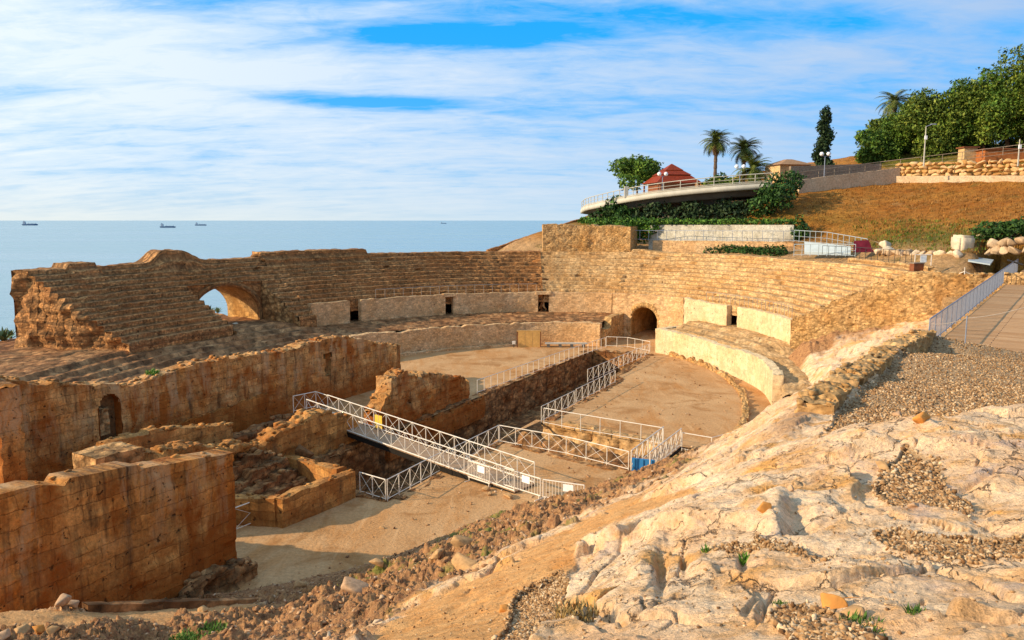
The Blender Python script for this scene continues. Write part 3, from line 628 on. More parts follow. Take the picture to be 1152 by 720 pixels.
def ground():
    xs = np.linspace(-130, 190, 401); ys = np.linspace(-50, 260, 391)
    x, y = np.meshgrid(xs, ys, indexing='ij'); z0 = GZ(x, y); o = eoff(x, y); X, Y = toL(x, y)
    px, py = proj(x, y, z0)
    z = z0 + .35 * fbm(x * .12, y * .12, 4, 5) * sstep(15, 24, o) + .18 * fbm(x * .6, y * .6, 5, 4) * sstep(14, 20, o)
    z = np.where(o < 13.6, -4.5, z)
    r = np.hypot(x, y); a = np.arctan2(x, y)
    fz = FZ(x, y); z = np.where((r < 30) & (np.abs(a) > R(79)) | (r < 2), fz - .15, z)
    inside = (np.abs(a) < R(79)) & (r < 67) & (r > 1) & (o < 26)
    ok = inside & ((fz < z0 + 3) | (r < 40))
    z = np.where(ok & (o < 40) & (r < 50), np.minimum(z, fz - 1.2), z)
    fx, fy = 17.1, 32.0; ux, uy = .597, .802
    pa = (x - fx) * ux + (y - fy) * uy; pb = (x - fx) * uy - (y - fy) * ux
    z = np.where((pa > -3) & (pa < 46) & (pb > -2.5) & (pb < 40), np.minimum(z, 7.4 + np.clip(pa, 0, 50) * .021), z)
    soil = sstep(-1, 1, 10.6 - z0) * (Y < 60)
    sea_side = sstep(4, -4, z0)
    grn = np.exp(-((px - 1050) / 60.) ** 2 - ((py - 268) / 14.) ** 2) + np.exp(-((px - 700) / 70.) ** 2 - ((py - 250) / 7.) ** 2) + sstep(193, 187, py) * (px > 980) + np.exp(-((px - 830) / 120.) ** 2 - ((py - 246) / 6.) ** 2) + .8 * np.exp(-((px - 760) / 110.) ** 2 - ((py - 238) / 14.) ** 2) + .35 * sstep(250, 272, py) * (px > 900)
    soil = np.maximum(soil * .9, 0)
    col = np.stack([np.clip(soil, 0, 1), np.clip(grn + sea_side * .5, 0, 1), 0 * z, 0 * z + 1], -1).reshape(-1, 4)
    tag(npmesh('ground', np.stack([x, y, z], -1).reshape(-1, 3), gridfaces(401, 391), M['hill'], None, None, col, True), None, None, None, 'structure')
ground()

# ------------------------------------------------------------------ arena floor with the cross-shaped trench
MAIN_TR = [(-17.2, -.4), (27, .2), (27, 5.9), (14.7, 6.3), (14.2, 7.1), (-.8, 7.1), (-.8, 6.5), (-17.2, 6.5)]
SIDE_TR = [(-6.2, 6.5), (-.9, 6.9), (-3.2, 18.5), (-9.0, 17.5)]
def floor():
    bm = bmesh.new(); nx, ny = 90, 54
    gv = [[bm.verts.new((*LC(-47 + i * 1.0, -26 + j * 1.0), 0)) for j in range(ny)] for i in range(nx)]
    for i in range(nx - 1):
        for j in range(ny - 1): bm.faces.new((gv[i][j], gv[i + 1][j], gv[i + 1][j + 1], gv[i][j + 1]))
    for poly in (MAIN_TR, SIDE_TR):
        pts = [LC(*p) for p in poly]
        for k in range(len(pts)):
            a, b = pts[k], pts[(k + 1) % len(pts)]
            nrm = Vector((-(b[1] - a[1]), b[0] - a[0], 0)).normalized()
            mid = Vector(((a[0] + b[0]) / 2, (a[1] + b[1]) / 2, 0)); L_ = math.hypot(b[0] - a[0], b[1] - a[1]) / 2 + 1.5
            fs = [f for f in bm.faces if (f.calc_center_median() - mid).length < L_ + 1]
            geom = fs + list({e for f in fs for e in f.edges}) + list({v for f in fs for v in f.verts})
            bmesh.ops.bisect_plane(bm, geom=geom, dist=1e-5, plane_co=mid, plane_no=nrm)
    cs = np.array([f.calc_center_median()[:2] for f in bm.faces]); X, Y = toL(cs[:, 0], cs[:, 1])
    kill = inpoly(X, Y, MAIN_TR) | inpoly(X, Y, SIDE_TR) | ((eoff(cs[:, 0], cs[:, 1]) > 9) & (X > -10)) | (Y > 19.6) & (X > 0)
    fl = list(bm.faces); bmesh.ops.delete(bm, geom=[fl[i] for i in np.nonzero(kill)[0]], context='FACES')
    for v in bm.verts:
        X, Y = toL(v.co.x, v.co.y); v.co.z = .05 * float(mn.noise(Vector((v.co.x * .2, v.co.y * .2, 0)))) + max(0, X - 30) * .085
    me = bpy.data.meshes.new('arena_floor'); bm.to_mesh(me); bm.free()
    tag(link('arena_floor', me, M['arena']), None, None, None, 'structure')
floor()

# ------------------------------------------------------------------ masonry walls
def wall(name, pts, thick, top, zb, mat, seed=0, holes=(), ds=.16, dz=.16, block=(.9, .45), amp=.05, wear=.25, parent=None, capjit=.08, topstep=0, batter=0.0, crest=0, cs=.17):
    """pts: centre line (x,y); top(s)->z ; zb: base (number or fn); holes: fn(S,Z)->bool through the wall.
    Two faces, a ragged top and two ends, all one closed skin with block relief."""
    pts = [np.asarray(p[:2], float) for p in pts]
    seg = np.array([np.linalg.norm(b - a) for a, b in zip(pts[:-1], pts[1:])]); cum = np.concatenate([[0], np.cumsum(seg)])
    Ltot = cum[-1]; ns = max(4, int(Ltot / ds) + 1); S = np.linspace(0, Ltot, ns)
    PX = np.interp(S, cum, [p[0] for p in pts]); PY = np.interp(S, cum, [p[1] for p in pts])
    tx = np.gradient(PX); ty = np.gradient(PY); l = np.hypot(tx, ty); nx, ny = ty / l, -tx / l       # normal to the right of the line
    T = top(S) if callable(top) else np.full(ns, float(top)); B = zb(S) if callable(zb) else np.full(ns, float(zb))
    if topstep: T = np.round(T / topstep) * topstep
    T = T + capjit * 2 * (h2(np.floor(S / .55), 0, seed) - .5) + wear * np.minimum(0, fbm(S * .8, S * 0 + seed, seed, 4)) * 1.2
    nz = max(3, int((T - B).max() / dz) + 1); v = np.linspace(0, 1, nz)
    Z = B[:, None] + (T - B)[:, None] * v[None, :]; SS = np.repeat(S[:, None], nz, 1)
    gb = GB()
    def rel(sd):
        row = np.floor(Z / block[1]); colm = np.floor((SS + .5 * block[0] * (row % 2)) / block[0])
        return amp * (h2(row, colm, seed + sd) - .5) * 2 + amp * .8 * fbm(SS * .9, Z * .9, seed + sd, 5) + amp * .35 * fbm(SS * 5, Z * 5, seed + sd + 5, 3) - 2 * amp * (h2(row, colm, seed + sd + 3) > .95)
    rails = {}
    for sd in (1, -1):
        off = sd * thick / 2 + sd * rel(sd) + sd * batter * (1 - v[None, :]) * (T - B)[:, None]
        P = np.stack([PX[:, None] + nx[:, None] * off, PY[:, None] + ny[:, None] * off, Z], -1)
        keep = None
        if holes:
            zc = (Z[:-1, :-1] + Z[1:, 1:]) / 2; sc = (SS[:-1, :-1] + SS[1:, 1:]) / 2; keep = np.ones(zc.shape, bool)
            for hfun in holes: keep &= ~hfun(sc, zc)
        gb.grid(P, np.stack([SS, Z], -1), keep); rails[sd] = P
    nt_ = 6; u = np.linspace(0, 1, nt_)[None, :, None]
    Pt = rails[1][:, -1][:, None] * (1 - u) + rails[-1][:, -1][:, None] * u
    jit = capjit * 1.6 * (h2(np.floor(S / .5)[:, None], np.arange(nt_)[None, :], seed + 8) - .4); jit[:, [0, -1]] = 0
    Pt = Pt.copy(); Pt[:, :, 2] += jit
    gb.grid(Pt, np.stack([np.repeat(S[:, None], nt_, 1), np.linspace(0, thick, nt_)[None, :] + Z[:, -1:]], -1))
    for e in (0, -1):
        Pe = rails[1][e][None] * (1 - u[0][:, None]) + rails[-1][e][None] * u[0][:, None]
        Pe = np.array(Pe); bul = (.10 + amp) * fbm(np.linspace(0, thick, nt_)[:, None] * 1.5, Z[e][None, :] * 1.2, seed + 40, 4); bul[[0, -1]] = 0
        sg = -1 if e == 0 else 1
        Pe[:, :, 0] += sg * ny[e] * -bul * -1; Pe[:, :, 1] += sg * nx[e] * bul
        gb.grid(Pe, np.stack([np.repeat(np.linspace(0, thick, nt_)[:, None], nz, 1), np.repeat(Z[e][None], nt_, 0)], -1))
    if crest:   # loose angular stones of the broken top
        rg = np.random.default_rng(seed + 70)
        for q in range(int(Ltot * crest)):
            s_ = rg.uniform(0, Ltot); o_ = rg.uniform(-.5, .5) * thick * .95; k_ = cs * rg.uniform(.4, 1.15); i_ = int(np.argmin(np.abs(S - s_)))
            c = np.array([PX[i_] + nx[i_] * o_, PY[i_] + ny[i_] * o_, T[i_] + k_ * rg.uniform(-.3, .35)]); an = math.atan2(ty[i_], tx[i_]) + rg.uniform(-.5, .5)
            bx = np.array([[a, b, d_] for a in (-1, 1) for b in (-1, 1) for d_ in (-1, 1)]) * np.array([k_ * rg.uniform(.8, 1.6), k_ * .8, k_ * rg.uniform(.4, .7)]) * (1 + .45 * (rg.random((8, 3)) - .5))
            bx = np.stack([bx[:, 0] * math.cos(an) - bx[:, 1] * math.sin(an), bx[:, 0] * math.sin(an) + bx[:, 1] * math.cos(an), bx[:, 2]], -1) + c
            gb.F.append(np.array([(0, 1, 3, 2), (4, 6, 7, 5), (0, 4, 5, 1), (2, 3, 7, 6), (0, 2, 6, 4), (1, 5, 7, 3)]) + gb.n); gb.V.append(bx); gb.U.append(np.stack([s_ + bx[:, 0] - c[0], bx[:, 2]], -1)); gb.n += 8
    return gb.build(name, mat, parent)
def strip(name, outline, p0, tdir, ndir, d0, d1, mat, parent):
    """reveal of an opening: outline [(s,z)] swept from depth d0 to d1 across the wall"""
    o = np.asarray(outline, float); k = 4; dd = np.linspace(d0, d1, k)
    P = np.stack([np.stack([p0[0] + tdir[0] * o[:, 0] + ndir[0] * q, p0[1] + tdir[1] * o[:, 0] + ndir[1] * q, o[:, 1]], -1) for q in dd], 1)
    uv = np.stack([np.repeat(np.cumsum(np.hypot(*np.diff(o, axis=0, prepend=o[:1]).T))[:, None], k, 1), np.repeat(dd[None], len(o), 0)], -1)
    gb = GB(); gb.grid(P, uv); return gb.build(name, mat, parent)
def archline(c, hw, zb, zs, n=14, rise=None):
    rise = hw if rise is None else rise
    return [(c - hw, zb)] + [(c - hw * math.cos(math.pi * k / n), zs + rise * math.sin(math.pi * k / n)) for k in range(n + 1)] + [(c + hw, zb)]
def archfun(c, hw, zb, zs, rise=None):
    rise = hw if rise is None else rise
    return lambda s, z: (np.abs(s - c) < hw) & (z > zb) & (z < zs + rise * np.sqrt(np.clip(1 - ((s - c) / hw) ** 2, 0, 1)))
def eline(o, t0, t1, n=60):
    t = np.linspace(t0, t1, n); x, y = E(t, o); return list(zip(x, y))
def tat(px, o, z, lo=-150, hi=110):
    t = np.linspace(lo, hi, 2601); x, y = E(t, o); q, _ = proj(x, y, z); return float(t[np.argmin(np.abs(q - px))])

# ------------------------------------------------------------------ seating banks
RISE, TREAD = .39, .665
def bank(name, label, t0, t1, k0, k1, mat, parent=None, tunnel=None, seed=0, missing=.012, erode=.22, crest=None, o5=5.9, skew=0.0):
    tt = np.linspace(t0, t1, 400); x, y = E(tt, 9.0); cl_ = np.concatenate([[0], np.cumsum(np.hypot(np.diff(x), np.diff(y)))])
    n_ = max(8, int(cl_[-1] / .2)); s = np.linspace(0, cl_[-1], n_); t = np.interp(s, cl_, tt)
    oo, zz_, kk, typ, uu = [], [], [], [], []; u = 0
    for k in range(k0, k1):
        o0 = o5 + k * TREAD; z0 = 5.0 + k * RISE
        for q in (0.0, .45, .97): oo.append(o0 + .02 * q); zz_.append(z0 + RISE * q); kk.append(k); typ.append(1 if q == .45 else 0); uu.append(u + RISE * q)
        for q in (.1, .55): oo.append(o0 + TREAD * q); zz_.append(z0 + RISE); kk.append(k); typ.append(2); uu.append(u + RISE + TREAD * q * .6)
        u += RISE * 2
    oo.insert(0, oo[0] - .03); zz_.insert(0, zz_[0] - 1.1); kk.insert(0, kk[0]); typ.insert(0, 0); uu.insert(0, -1.1)
    o_ = np.array(oo); z_ = np.array(zz_); kk = np.array(kk); typ = np.array(typ); uu = np.array(uu)
    T, O = np.meshgrid(t, o_, indexing='ij'); Sg = np.repeat(s[:, None], len(o_), 1); Z = np.repeat(z_[None], n_, 0).copy(); K = np.repeat(kk[None], n_, 0)
    bl = np.floor((Sg + .37 * (K % 3)) / .62)
    hsh = h2(bl, K, seed); ha = h2(bl, K, seed + 4)
    O = O + (hsh - .5) * .09 + .08 * fbm(Sg * .5, O, seed, 4); Z = Z + (ha - .5) * .06 + .025 * fbm(Sg * 2.5, O * 2.5, seed + 7, 3)
    er = np.clip(fbm(Sg * .28, O * .35, seed + 3, 5) - .05, 0, 1)
    Z -= er * erode * (.4 + .8 * h2(np.floor(Sg / .33), K, seed + 6)); O += er * .3 * (h2(np.floor(Sg / .4), K, seed + 9) - .3)
    mis = h2(bl, K, seed + 11) < missing
    O = O + mis * (typ[None] == 1) * .42
    if crest is not None: Z += crest(T) * sstep(k1 - 3, k1 - 1, K)
    SK = lambda T_, O_: T_ + skew * (O_ - 5.6) / 7.6 * np.clip((T_ - (t1 - 14)) / 14, 0, 1)
    X_, Y_ = E(SK(T, O), O)
    gb = GB(); keep = None
    if tunnel is not None:
        tc_, hw, zb, zs, rise, om = tunnel; sc_ = np.interp(tc_, t, s) if t[1] > t[0] else 0
        A_f = archfun(sc_, hw, -9, zs, rise)
        sq = (Sg[:-1, :-1] + Sg[1:, 1:]) / 2; oq = (O[:-1, :-1] + O[1:, 1:]) / 2
        keep = ~(A_f(sq, (Z[:-1, :-1] + Z[1:, 1:]) / 2) | ((oq < om) & (np.abs(sq - sc_) < hw + .25)))
    gb.grid(np.stack([X_, Y_, Z], -1), np.stack([Sg, np.repeat(uu[None], n_, 0)], -1), keep)
    # flat crest and outer wall
    oN = O[:, -1]; zN = Z[:, -1]; w_ = np.array([0, .35, .8, 1.25])
    Oc = oN[:, None] + w_[None]; Zc = zN[:, None] + .10 * (h2(np.floor(s / .7)[:, None], np.arange(4)[None], seed + 21) - .3) * (w_ > 0)[None]
    Xc, Yc = E(SK(np.repeat(t[:, None], 4, 1), Oc), Oc)
    gb.grid(np.stack([Xc, Yc, Zc], -1), np.stack([np.repeat(s[:, None], 4, 1), w_[None] + 20 + 0 * Oc], -1))
    zo = np.linspace(0, 1, 44); Oo = np.repeat(Oc[:, -1:], 44, 1) + .06 * fbm(np.repeat(s[:, None], 44, 1), zo[None] * 6, seed, 3); Zo = Zc[:, -1:] + (1.0 - Zc[:, -1:]) * zo[None]
    Xo, Yo = E(SK(np.repeat(t[:, None], 44, 1), Oo), Oo); keep2 = None
    if tunnel is not None: keep2 = ~A_f(np.repeat(s[:-1, None], 43, 1), (Zo[:-1, :-1] + Zo[1:, 1:]) / 2)
    gb.grid(np.stack([Xo, Yo, Zo], -1), np.stack([np.repeat(s[:, None], 44, 1), Zo], -1), keep2)
    # ends
    for e in (0, -1):
        prof_o = np.concatenate([O[e], Oc[e]]); prof_z = np.concatenate([Z[e], Zc[e]]); nq = 26; q = np.linspace(0, 1, nq)
        Pz = prof_z[:, None] + (2.0 - prof_z[:, None]) * q[None]; Po = np.repeat(prof_o[:, None], nq, 1)
        bul = .55 * fbm(Po * .6, Pz * .6, seed + 60, 5) + .25 * fbm(Po * 2, Pz * 2, seed + 61, 3); bul[:, 0] = 0
        rad = 16.0 if abs(T[e, 0]) < 70 else 26.0
        Te = T[e, 0] + (1 if e == -1 else -1) * np.sign(t1 - t0) * np.degrees(bul / rad)
        Xe, Ye = E(SK(Te, Po), Po); gb.grid(np.stack([Xe, Ye, Pz], -1), np.stack([Po, Pz], -1))
    o = gb.build(name, mat, parent)
    return o, (s, t)
# seaside bank with the arched passage
tL0, tLT, tLM = -105.5, -80.0, -69.8; OM = 9.4
cr_left = lambda T: .75 * np.exp(-((T + 86.2) / 1.6) ** 2) + 1.05 * np.exp(-((T + 83.2) / 2.6) ** 2) + .35 * (np.abs(T + 98) < 2) + 0 * T
root = empty('seating_bank', (*E(-88, 9), 3.0), 'shaded brown stone seating bank pierced by a wide arched passage, on the sea side', 'seating')
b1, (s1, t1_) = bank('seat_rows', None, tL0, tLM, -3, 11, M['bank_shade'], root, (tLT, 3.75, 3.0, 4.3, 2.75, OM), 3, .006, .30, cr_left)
# vault of the passage
sc_ = float(np.interp(tLT, t1_, s1)); line = np.array(archline(sc_, 3.75, 3.2, 4.3, 20, 2.75))
def vault():
    k = 16; P = np.zeros((len(line), k, 3)); UV = np.zeros((len(line), k, 2)); acc = np.concatenate([[0], np.cumsum(np.hypot(*np.diff(line, axis=0).T))])
    for i, (s_, z_) in enumerate(line):
        ov = np.linspace(OM - .1, 14.6, k); ta = np.interp(s_, s1, t1_); x, y = E(np.full(k, ta), ov)
        wob = .10 * fbm(ov * 1.1, np.full(k, acc[i]), 71, 4)
        P[i] = np.stack([x, y, np.full(k, z_) + wob * (z_ > 4.2)], -1); UV[i] = np.stack([ov, np.full(k, acc[i])], -1)
    gb = GB(); gb.grid(P, UV); gb.build('vault', M['tunnelwall'], root)
    # upright face over the mouth, pierced by the arch
    ss = np.linspace(sc_ - 4.2, sc_ + 4.2, 85); zz = np.linspace(3.0, 5.0 + (OM - 5.9) / TREAD * RISE + .25, 44); S_, Z_q = np.meshgrid(ss, zz, indexing='ij')
    x, y = E(np.interp(S_, s1, t1_), OM + .05 * fbm(S_ * 1.5, Z_q * 1.5, 72, 4)); af = archfun(sc_, 3.75, 2.8, 4.3, 2.75)
    gb = GB(); gb.grid(np.stack([x, y, Z_q], -1), np.stack([S_, Z_q], -1), ~af((S_[:-1, :-1] + S_[1:, 1:]) / 2, (Z_q[:-1, :-1] + Z_q[1:, 1:]) / 2)); gb.build('mouth_wall', M['bank_shade'], root)
    # the two cut sides in front of the mouth, their tops stepping with the seats
    for sg in (-1, 1):
        ov = np.linspace(3.6, OM + .1, 60); zt_ = 5.0 + np.ceil((ov - 5.9) / TREAD) * RISE - .12 * h2(np.arange(60) // 4, 0, 75 + sg); u_ = np.linspace(0, 1, 26)
        Zs = 2.9 + np.maximum(zt_[:, None] - 2.9, .15) * u_[None]; Os = np.repeat(ov[:, None], 26, 1)
        x, y = E(np.interp(sc_ + sg * (4.0 + .14 * fbm(Os * 1.3, Zs * 1.3, 76, 4)), s1, t1_), Os)
        gb = GB(); gb.grid(np.stack([x, y, Zs], -1), np.stack([Os, Zs], -1)); gb.build('cut_side', M['core'], root)
    # ring of dressed blocks round the mouth
    ln = np.array(archline(sc_, 3.7, 3.2, 4.3, 24, 2.7)); lo = np.array(archline(sc_, 4.15, 3.2, 4.3, 24, 3.15)); P = np.zeros((len(ln), 4, 3)); UV = np.zeros((len(ln), 4, 2))
    for i in range(len(ln)):
        for j, (a, dd) in enumerate(((ln[i], .2), (ln[i], -.14), (lo[i], -.14), (lo[i], .3))):
            ta = np.interp(a[0], s1, t1_); x, y = E(ta, OM + dd); P[i, j] = (x, y, a[1]); UV[i, j] = (i * .4, j * .5)
    gb = GB(); gb.grid(P, UV); gb.build('arch_ring', M['bank_shade'], root)
vault()
tc1 = -2.5
root2 = empty('seating_bank', (*E(-40, 9), 5.0), 'long shaded seating bank behind the wall with two dark doorways', 'seating')
cr_mid = lambda T: .55 * ((T > -70) & (T < -50.5)) + 0 * T
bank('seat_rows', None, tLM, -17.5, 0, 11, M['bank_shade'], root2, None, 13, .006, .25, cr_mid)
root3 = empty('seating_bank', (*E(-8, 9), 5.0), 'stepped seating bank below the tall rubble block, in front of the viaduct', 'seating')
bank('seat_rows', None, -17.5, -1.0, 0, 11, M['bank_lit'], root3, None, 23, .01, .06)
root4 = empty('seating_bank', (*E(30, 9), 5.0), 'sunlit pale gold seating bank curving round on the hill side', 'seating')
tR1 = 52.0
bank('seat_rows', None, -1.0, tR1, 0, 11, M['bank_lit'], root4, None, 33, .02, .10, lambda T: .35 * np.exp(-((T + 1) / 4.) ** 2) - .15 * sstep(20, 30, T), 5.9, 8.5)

# tall rubble block at the head of the seats
pts = eline(14.6, -17.0, -1.6, 20)
blk = wall('masonry_block', pts, 3.4, lambda S: 12.55 - .75 * sstep(pts and 13.5, 16.5, S) * 0 - .02 * S, 5, M['rubble_wall'], 81, (), .2, .2, (.5, .3), .07, .15)
tag(blk, 'tall rubble masonry block standing above the seats, its left edge sunlit', 'wall')

# end wall of the hill-side bank, running up to the metal fence
ew = wall('end_wall', [E(52.0, 5.5), E(61.0, 13.6), E(64, 21)], 1.0, lambda S: np.interp(S, [0, .8, 8.2, 10, 17], [5.05, 5.4, 9.2, 9.25, 9.2]), 1.0, M['rubble_wall'], 91, (), .13, .13, (.42, .26), .045, .15, None, .06, topstep=.2, crest=4, cs=.13)
tag(ew, 'sunlit golden rubble wall closing the end of the hill side seats', 'wall')
x0, y0 = E(55.5, 13.6); x1, y1 = E(30, 14.4)
rw = wall('back_wall', eline(14.0, 40, 60.0, 40), .5, lambda S: 9.55 + 0 * S, 7.5, M['bank_lit'], 95, (), .25, .15, (.8, .4), .03, .05)
tag(rw, 'low pale wall along the back of the sunlit seats', 'wall')

# ------------------------------------------------------------------ ring wall below the seats, in stretches between the doorways
RING = [((348, 392), 'short cream stretch of ring wall left of the open gap, beside the passage', 2.75, 0), ((405, 500), 'tan ring wall between the open gap and first dark doorway', 2.75, 0),
        ((509, 605), 'tan ring wall between the two dark doorways under the seats', 2.75, 0), ((617.5, 689), 'tan ring wall right of the second doorway, beside the gateway pier', 2.75, 0)]
def ringseg(pa, pb, label, mat, seed, top=5.05, o=5.6, jit=.03):
    ta, tb = tat(pa, o, 3.6, -75, 60), tat(pb, o, 3.6, -75, 60)
    return tag(wall('ring_wall', eline(o, ta, tb, 40), .6, top, 1.8, mat, seed, (), .2, .18, (.6, .3), .02, .08, None, jit), label, 'wall', 'stretches of ring wall below the seats')
for i, (ab, lb, zb, _) in enumerate(RING): ringseg(*ab, lb, M['ring'], 101 + i)
ringseg(771, 820, 'bright cream ring wall between the gateway and the narrow gap', M['plaster'], 111, lambda S: np.interp(S, [0, 2, 3], [5.1, 5.0, 4.85]))
ringseg(832, 893, 'bright cream ring wall from the narrow gap to the end of the seats', M['plaster'], 112, lambda S: 4.9 + 0 * S)
# lintels over the two doorways
for (pa, pb, lb) in ((498, 511, 'stone lintel over the smaller dark doorway'), (603, 620, 'stone lintel over the doorway near the gateway')):
    ta, tb = tat(pa, 5.6, 3.6, -75, 60), tat(pb, 5.6, 3.6, -75, 60)
    tag(wall('lintel_stone', eline(5.55, ta, tb, 8), .75, 5.12, 4.78, M['ring'], 120 + pa, (), .2, .12, (.9, .5), .01, .02, None, .01), lb, 'lintel')
# door jambs going back under the seats and a dark back
for (pa, pb) in ((392, 405), (500, 509), (605, 617.5), (820, 832)):
    pass
# gateway wall
tga, tgb = tat(690, 5.6, 3.6, -75, 60), tat(771, 5.6, 3.6, -75, 60)
gl = eline(5.6, tga, tgb, 40); gcum = np.concatenate([[0], np.cumsum([math.dist(a, b) for a, b in zip(gl[:-1], gl[1:])])])
tgc = tat(726.5, 5.6, 2.0, -75, 60); gs = float(np.interp(tgc, np.linspace(tga, tgb, 40), gcum))
groot = empty('gateway', (*E(tgc, 5.6), .5), 'arched stone gateway at the far end of the arena', 'gateway')
wall('wall_face', gl, .7, 5.1, -.2, M['ring'], 131, (archfun(gs, 1.62, -1, 2.15),), .11, .11, (.6, .3), .02, .05, groot, .02)
gx, gy = E(tgc, 5.6); g2x, g2y = E(tgc, 6.6); nd_ = np.array([g2x - gx, g2y - gy]); nd_ /= np.linalg.norm(nd_); td_ = np.array([-nd_[1], nd_[0]])
if np.dot(td_, np.array(gl[-1]) - np.array(gl[0])) < 0: td_ = -td_
strip('passage_vault', archline(0, 1.62, -.2, 2.15, 18), (gx, gy), td_, nd_, -.36, 11.5, M['tunnelwall'], groot)
# raised arch ring of voussoirs
a_in = archline(0, 1.60, .5, 2.15, 22); a_out = archline(0, 2.12, .5, 2.15, 22)
P = np.zeros((len(a_in), 4, 3)); UV = np.zeros((len(a_in), 4, 2))
for i in range(len(a_in)):
    for j, (a, q) in enumerate(((a_in[i], -.1), (a_in[i], -.44), (a_out[i], -.42), (a_out[i], -.2))):
        P[i, j] = (gx + td_[0] * a[0] + nd_[0] * q, gy + td_[1] * a[0] + nd_[1] * q, a[1]); UV[i, j] = (j * .5, i * .26)
gb = GB(); gb.grid(P, UV); gb.build('arch_ring', M['rubble_wall'], groot)
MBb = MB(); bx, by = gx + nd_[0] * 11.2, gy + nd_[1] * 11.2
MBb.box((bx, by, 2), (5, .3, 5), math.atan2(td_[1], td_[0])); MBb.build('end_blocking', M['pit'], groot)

# ------------------------------------------------------------------ podium round the arena and worn terrace above it
tpl = tat(679, 0, 1, -75, 60)
pod = wall('podium_wall', eline(.1, -150, tpl - 1.0, 180), .7, lambda S: 2.35 + .15 * fbm(S * .15, S * 0, 3, 3), -.6, M['ring'], 141, (), .22, .16, (.55, .28), .025, .15, None, .06)
tag(pod, 'long shaded podium wall round the sea side of the arena', 'wall')
pier0, pier1 = E(tpl - 1.0, .1), E(tat(697, 5.0, 2, -75, 60), 5.2)
pr = wall('gateway_pier', [pier0, pier1], .8, lambda S: np.interp(S, [0, 1.6, 1.8, 9], [1.75, 1.75, 2.9, 3.1]), -.4, M['rubble_wall'], 145, (), .16, .16, (.55, .3), .03, .1, None, .05)
tag(pr, 'stepped masonry pier left of the arched gateway', 'wall')
tpr0 = tat(741, .6, 1, -75, 60)
pod2 = wall('podium_wall', [E(tpr0 + 1.5, 5.2), E(tpr0 + .3, 2.5)] + eline(.6, tpr0, 40, 60) + [E(t, .6 + 1.6 * float(sstep(38, 66, t))) for t in np.linspace(41, 73, 50)], .7,
            lambda S: 2.4 + .2 * fbm(S * .12, S * 0 + 2, 5, 3) - .5 * sstep(36, 44, S), -.6, M['plaster'], 151, (), .22, .16, (1.1, .5), .02, .2, None, .05)
tag(pod2, 'sunlit cream podium wall curving along the hill side of the arena', 'wall')
# kerb of stones and drain along the sunny side
kb = wall('kerb_stones', eline(.1, tpr0 + 6, 96, 150), .42, lambda S: .28 + .1 * fbm(S * 1.2, S * 0, 8, 3), -.7, M['boulder_pale'] if False else M['rubble_wall'], 155, (), .14, .12, (.6, .6), .06, .2, None, .14)
tag(kb, 'row of rough kerb stones edging the sunny arena floor', 'kerb')
kb2 = wall('kerb_stones', eline(-.75, -70, -25, 90), .5, lambda S: .22 + 0 * S, -.3, M['ring'], 156, (), .2, .12, (.9, .6), .05, .1, None, .05)
tag(kb2, 'shaded kerb of stones along the foot of the sea side podium', 'kerb')
def terrace(name, label, t0, t1, mat, seed, zin, zout, rows=3, grass=None, oin=.35, oout=7.5, osh=None):
    n_ = int(abs(t1 - t0) * 22 / 57 / .2); t = np.linspace(t0, t1, n_); o = np.linspace(oin, oout, 46); T, O = np.meshgrid(t, o, indexing='ij')
    x, y = E(T, O if osh is None else O + osh(T) * np.clip((oout - O) / (oout - oin), 0, 1)); s = T / 57.3 * 24; u = np.clip((O - oin) / (4.9 - oin), 0, .999)
    st = np.floor(u * rows + .22 * fbm(s * .12, O * .2, seed, 3)); fr = u * rows - st
    zi = zin(T) if callable(zin) else zin; zo = zout(T) if callable(zout) else zout
    z = zi + (zo - zi) * np.clip((st + sstep(.0, .09, fr)) / rows, 0, 1.0) + .07 * fbm(s * .8, O * .8, seed + 1, 5) + .05 * fbm(s * 3, O * 3, seed + 2, 3)
    q, k, i_ = cells(s * .9, O * 1.6, seed + 5); z += (i_ - .5) * .05 * sstep(0, .12, k) + .07 * fbm(s * 6, O * 6, seed + 8, 3)
    gb = GB(); gb.grid(np.stack([x, y, z], -1), np.stack([s, O], -1))
    return tag(gb.build(name, mat), label, 'steps')
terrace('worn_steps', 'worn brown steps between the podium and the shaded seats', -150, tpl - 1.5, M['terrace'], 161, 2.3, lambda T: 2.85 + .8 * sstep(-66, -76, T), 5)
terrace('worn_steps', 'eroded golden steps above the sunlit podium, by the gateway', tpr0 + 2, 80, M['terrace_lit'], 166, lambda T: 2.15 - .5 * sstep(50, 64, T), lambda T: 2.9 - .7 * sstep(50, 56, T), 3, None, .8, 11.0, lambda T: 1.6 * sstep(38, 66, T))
def lowground():
    t = np.linspace(-150, -73.5, 300); o = np.linspace(6.3, 18, 60); T, O = np.meshgrid(t, o, indexing='ij'); x, y = E(T, O); s = T / 57.3 * 27
    z = 3.55 + .20 * fbm(s * .35, O * .35, 171, 5) + .08 * fbm(s * 1.6, O * 1.6, 172, 4) + .3 * sstep(9, 3, np.abs(T + 106)) * sstep(10, 6, O) - .4 * sstep(7.2, 6.3, O)
    gb = GB(); gb.grid(np.stack([x, y, z], -1), np.stack([s, O], -1)); tag(gb.build('terrace_ground', M['terrace']), None, None, None, 'structure')
lowground()
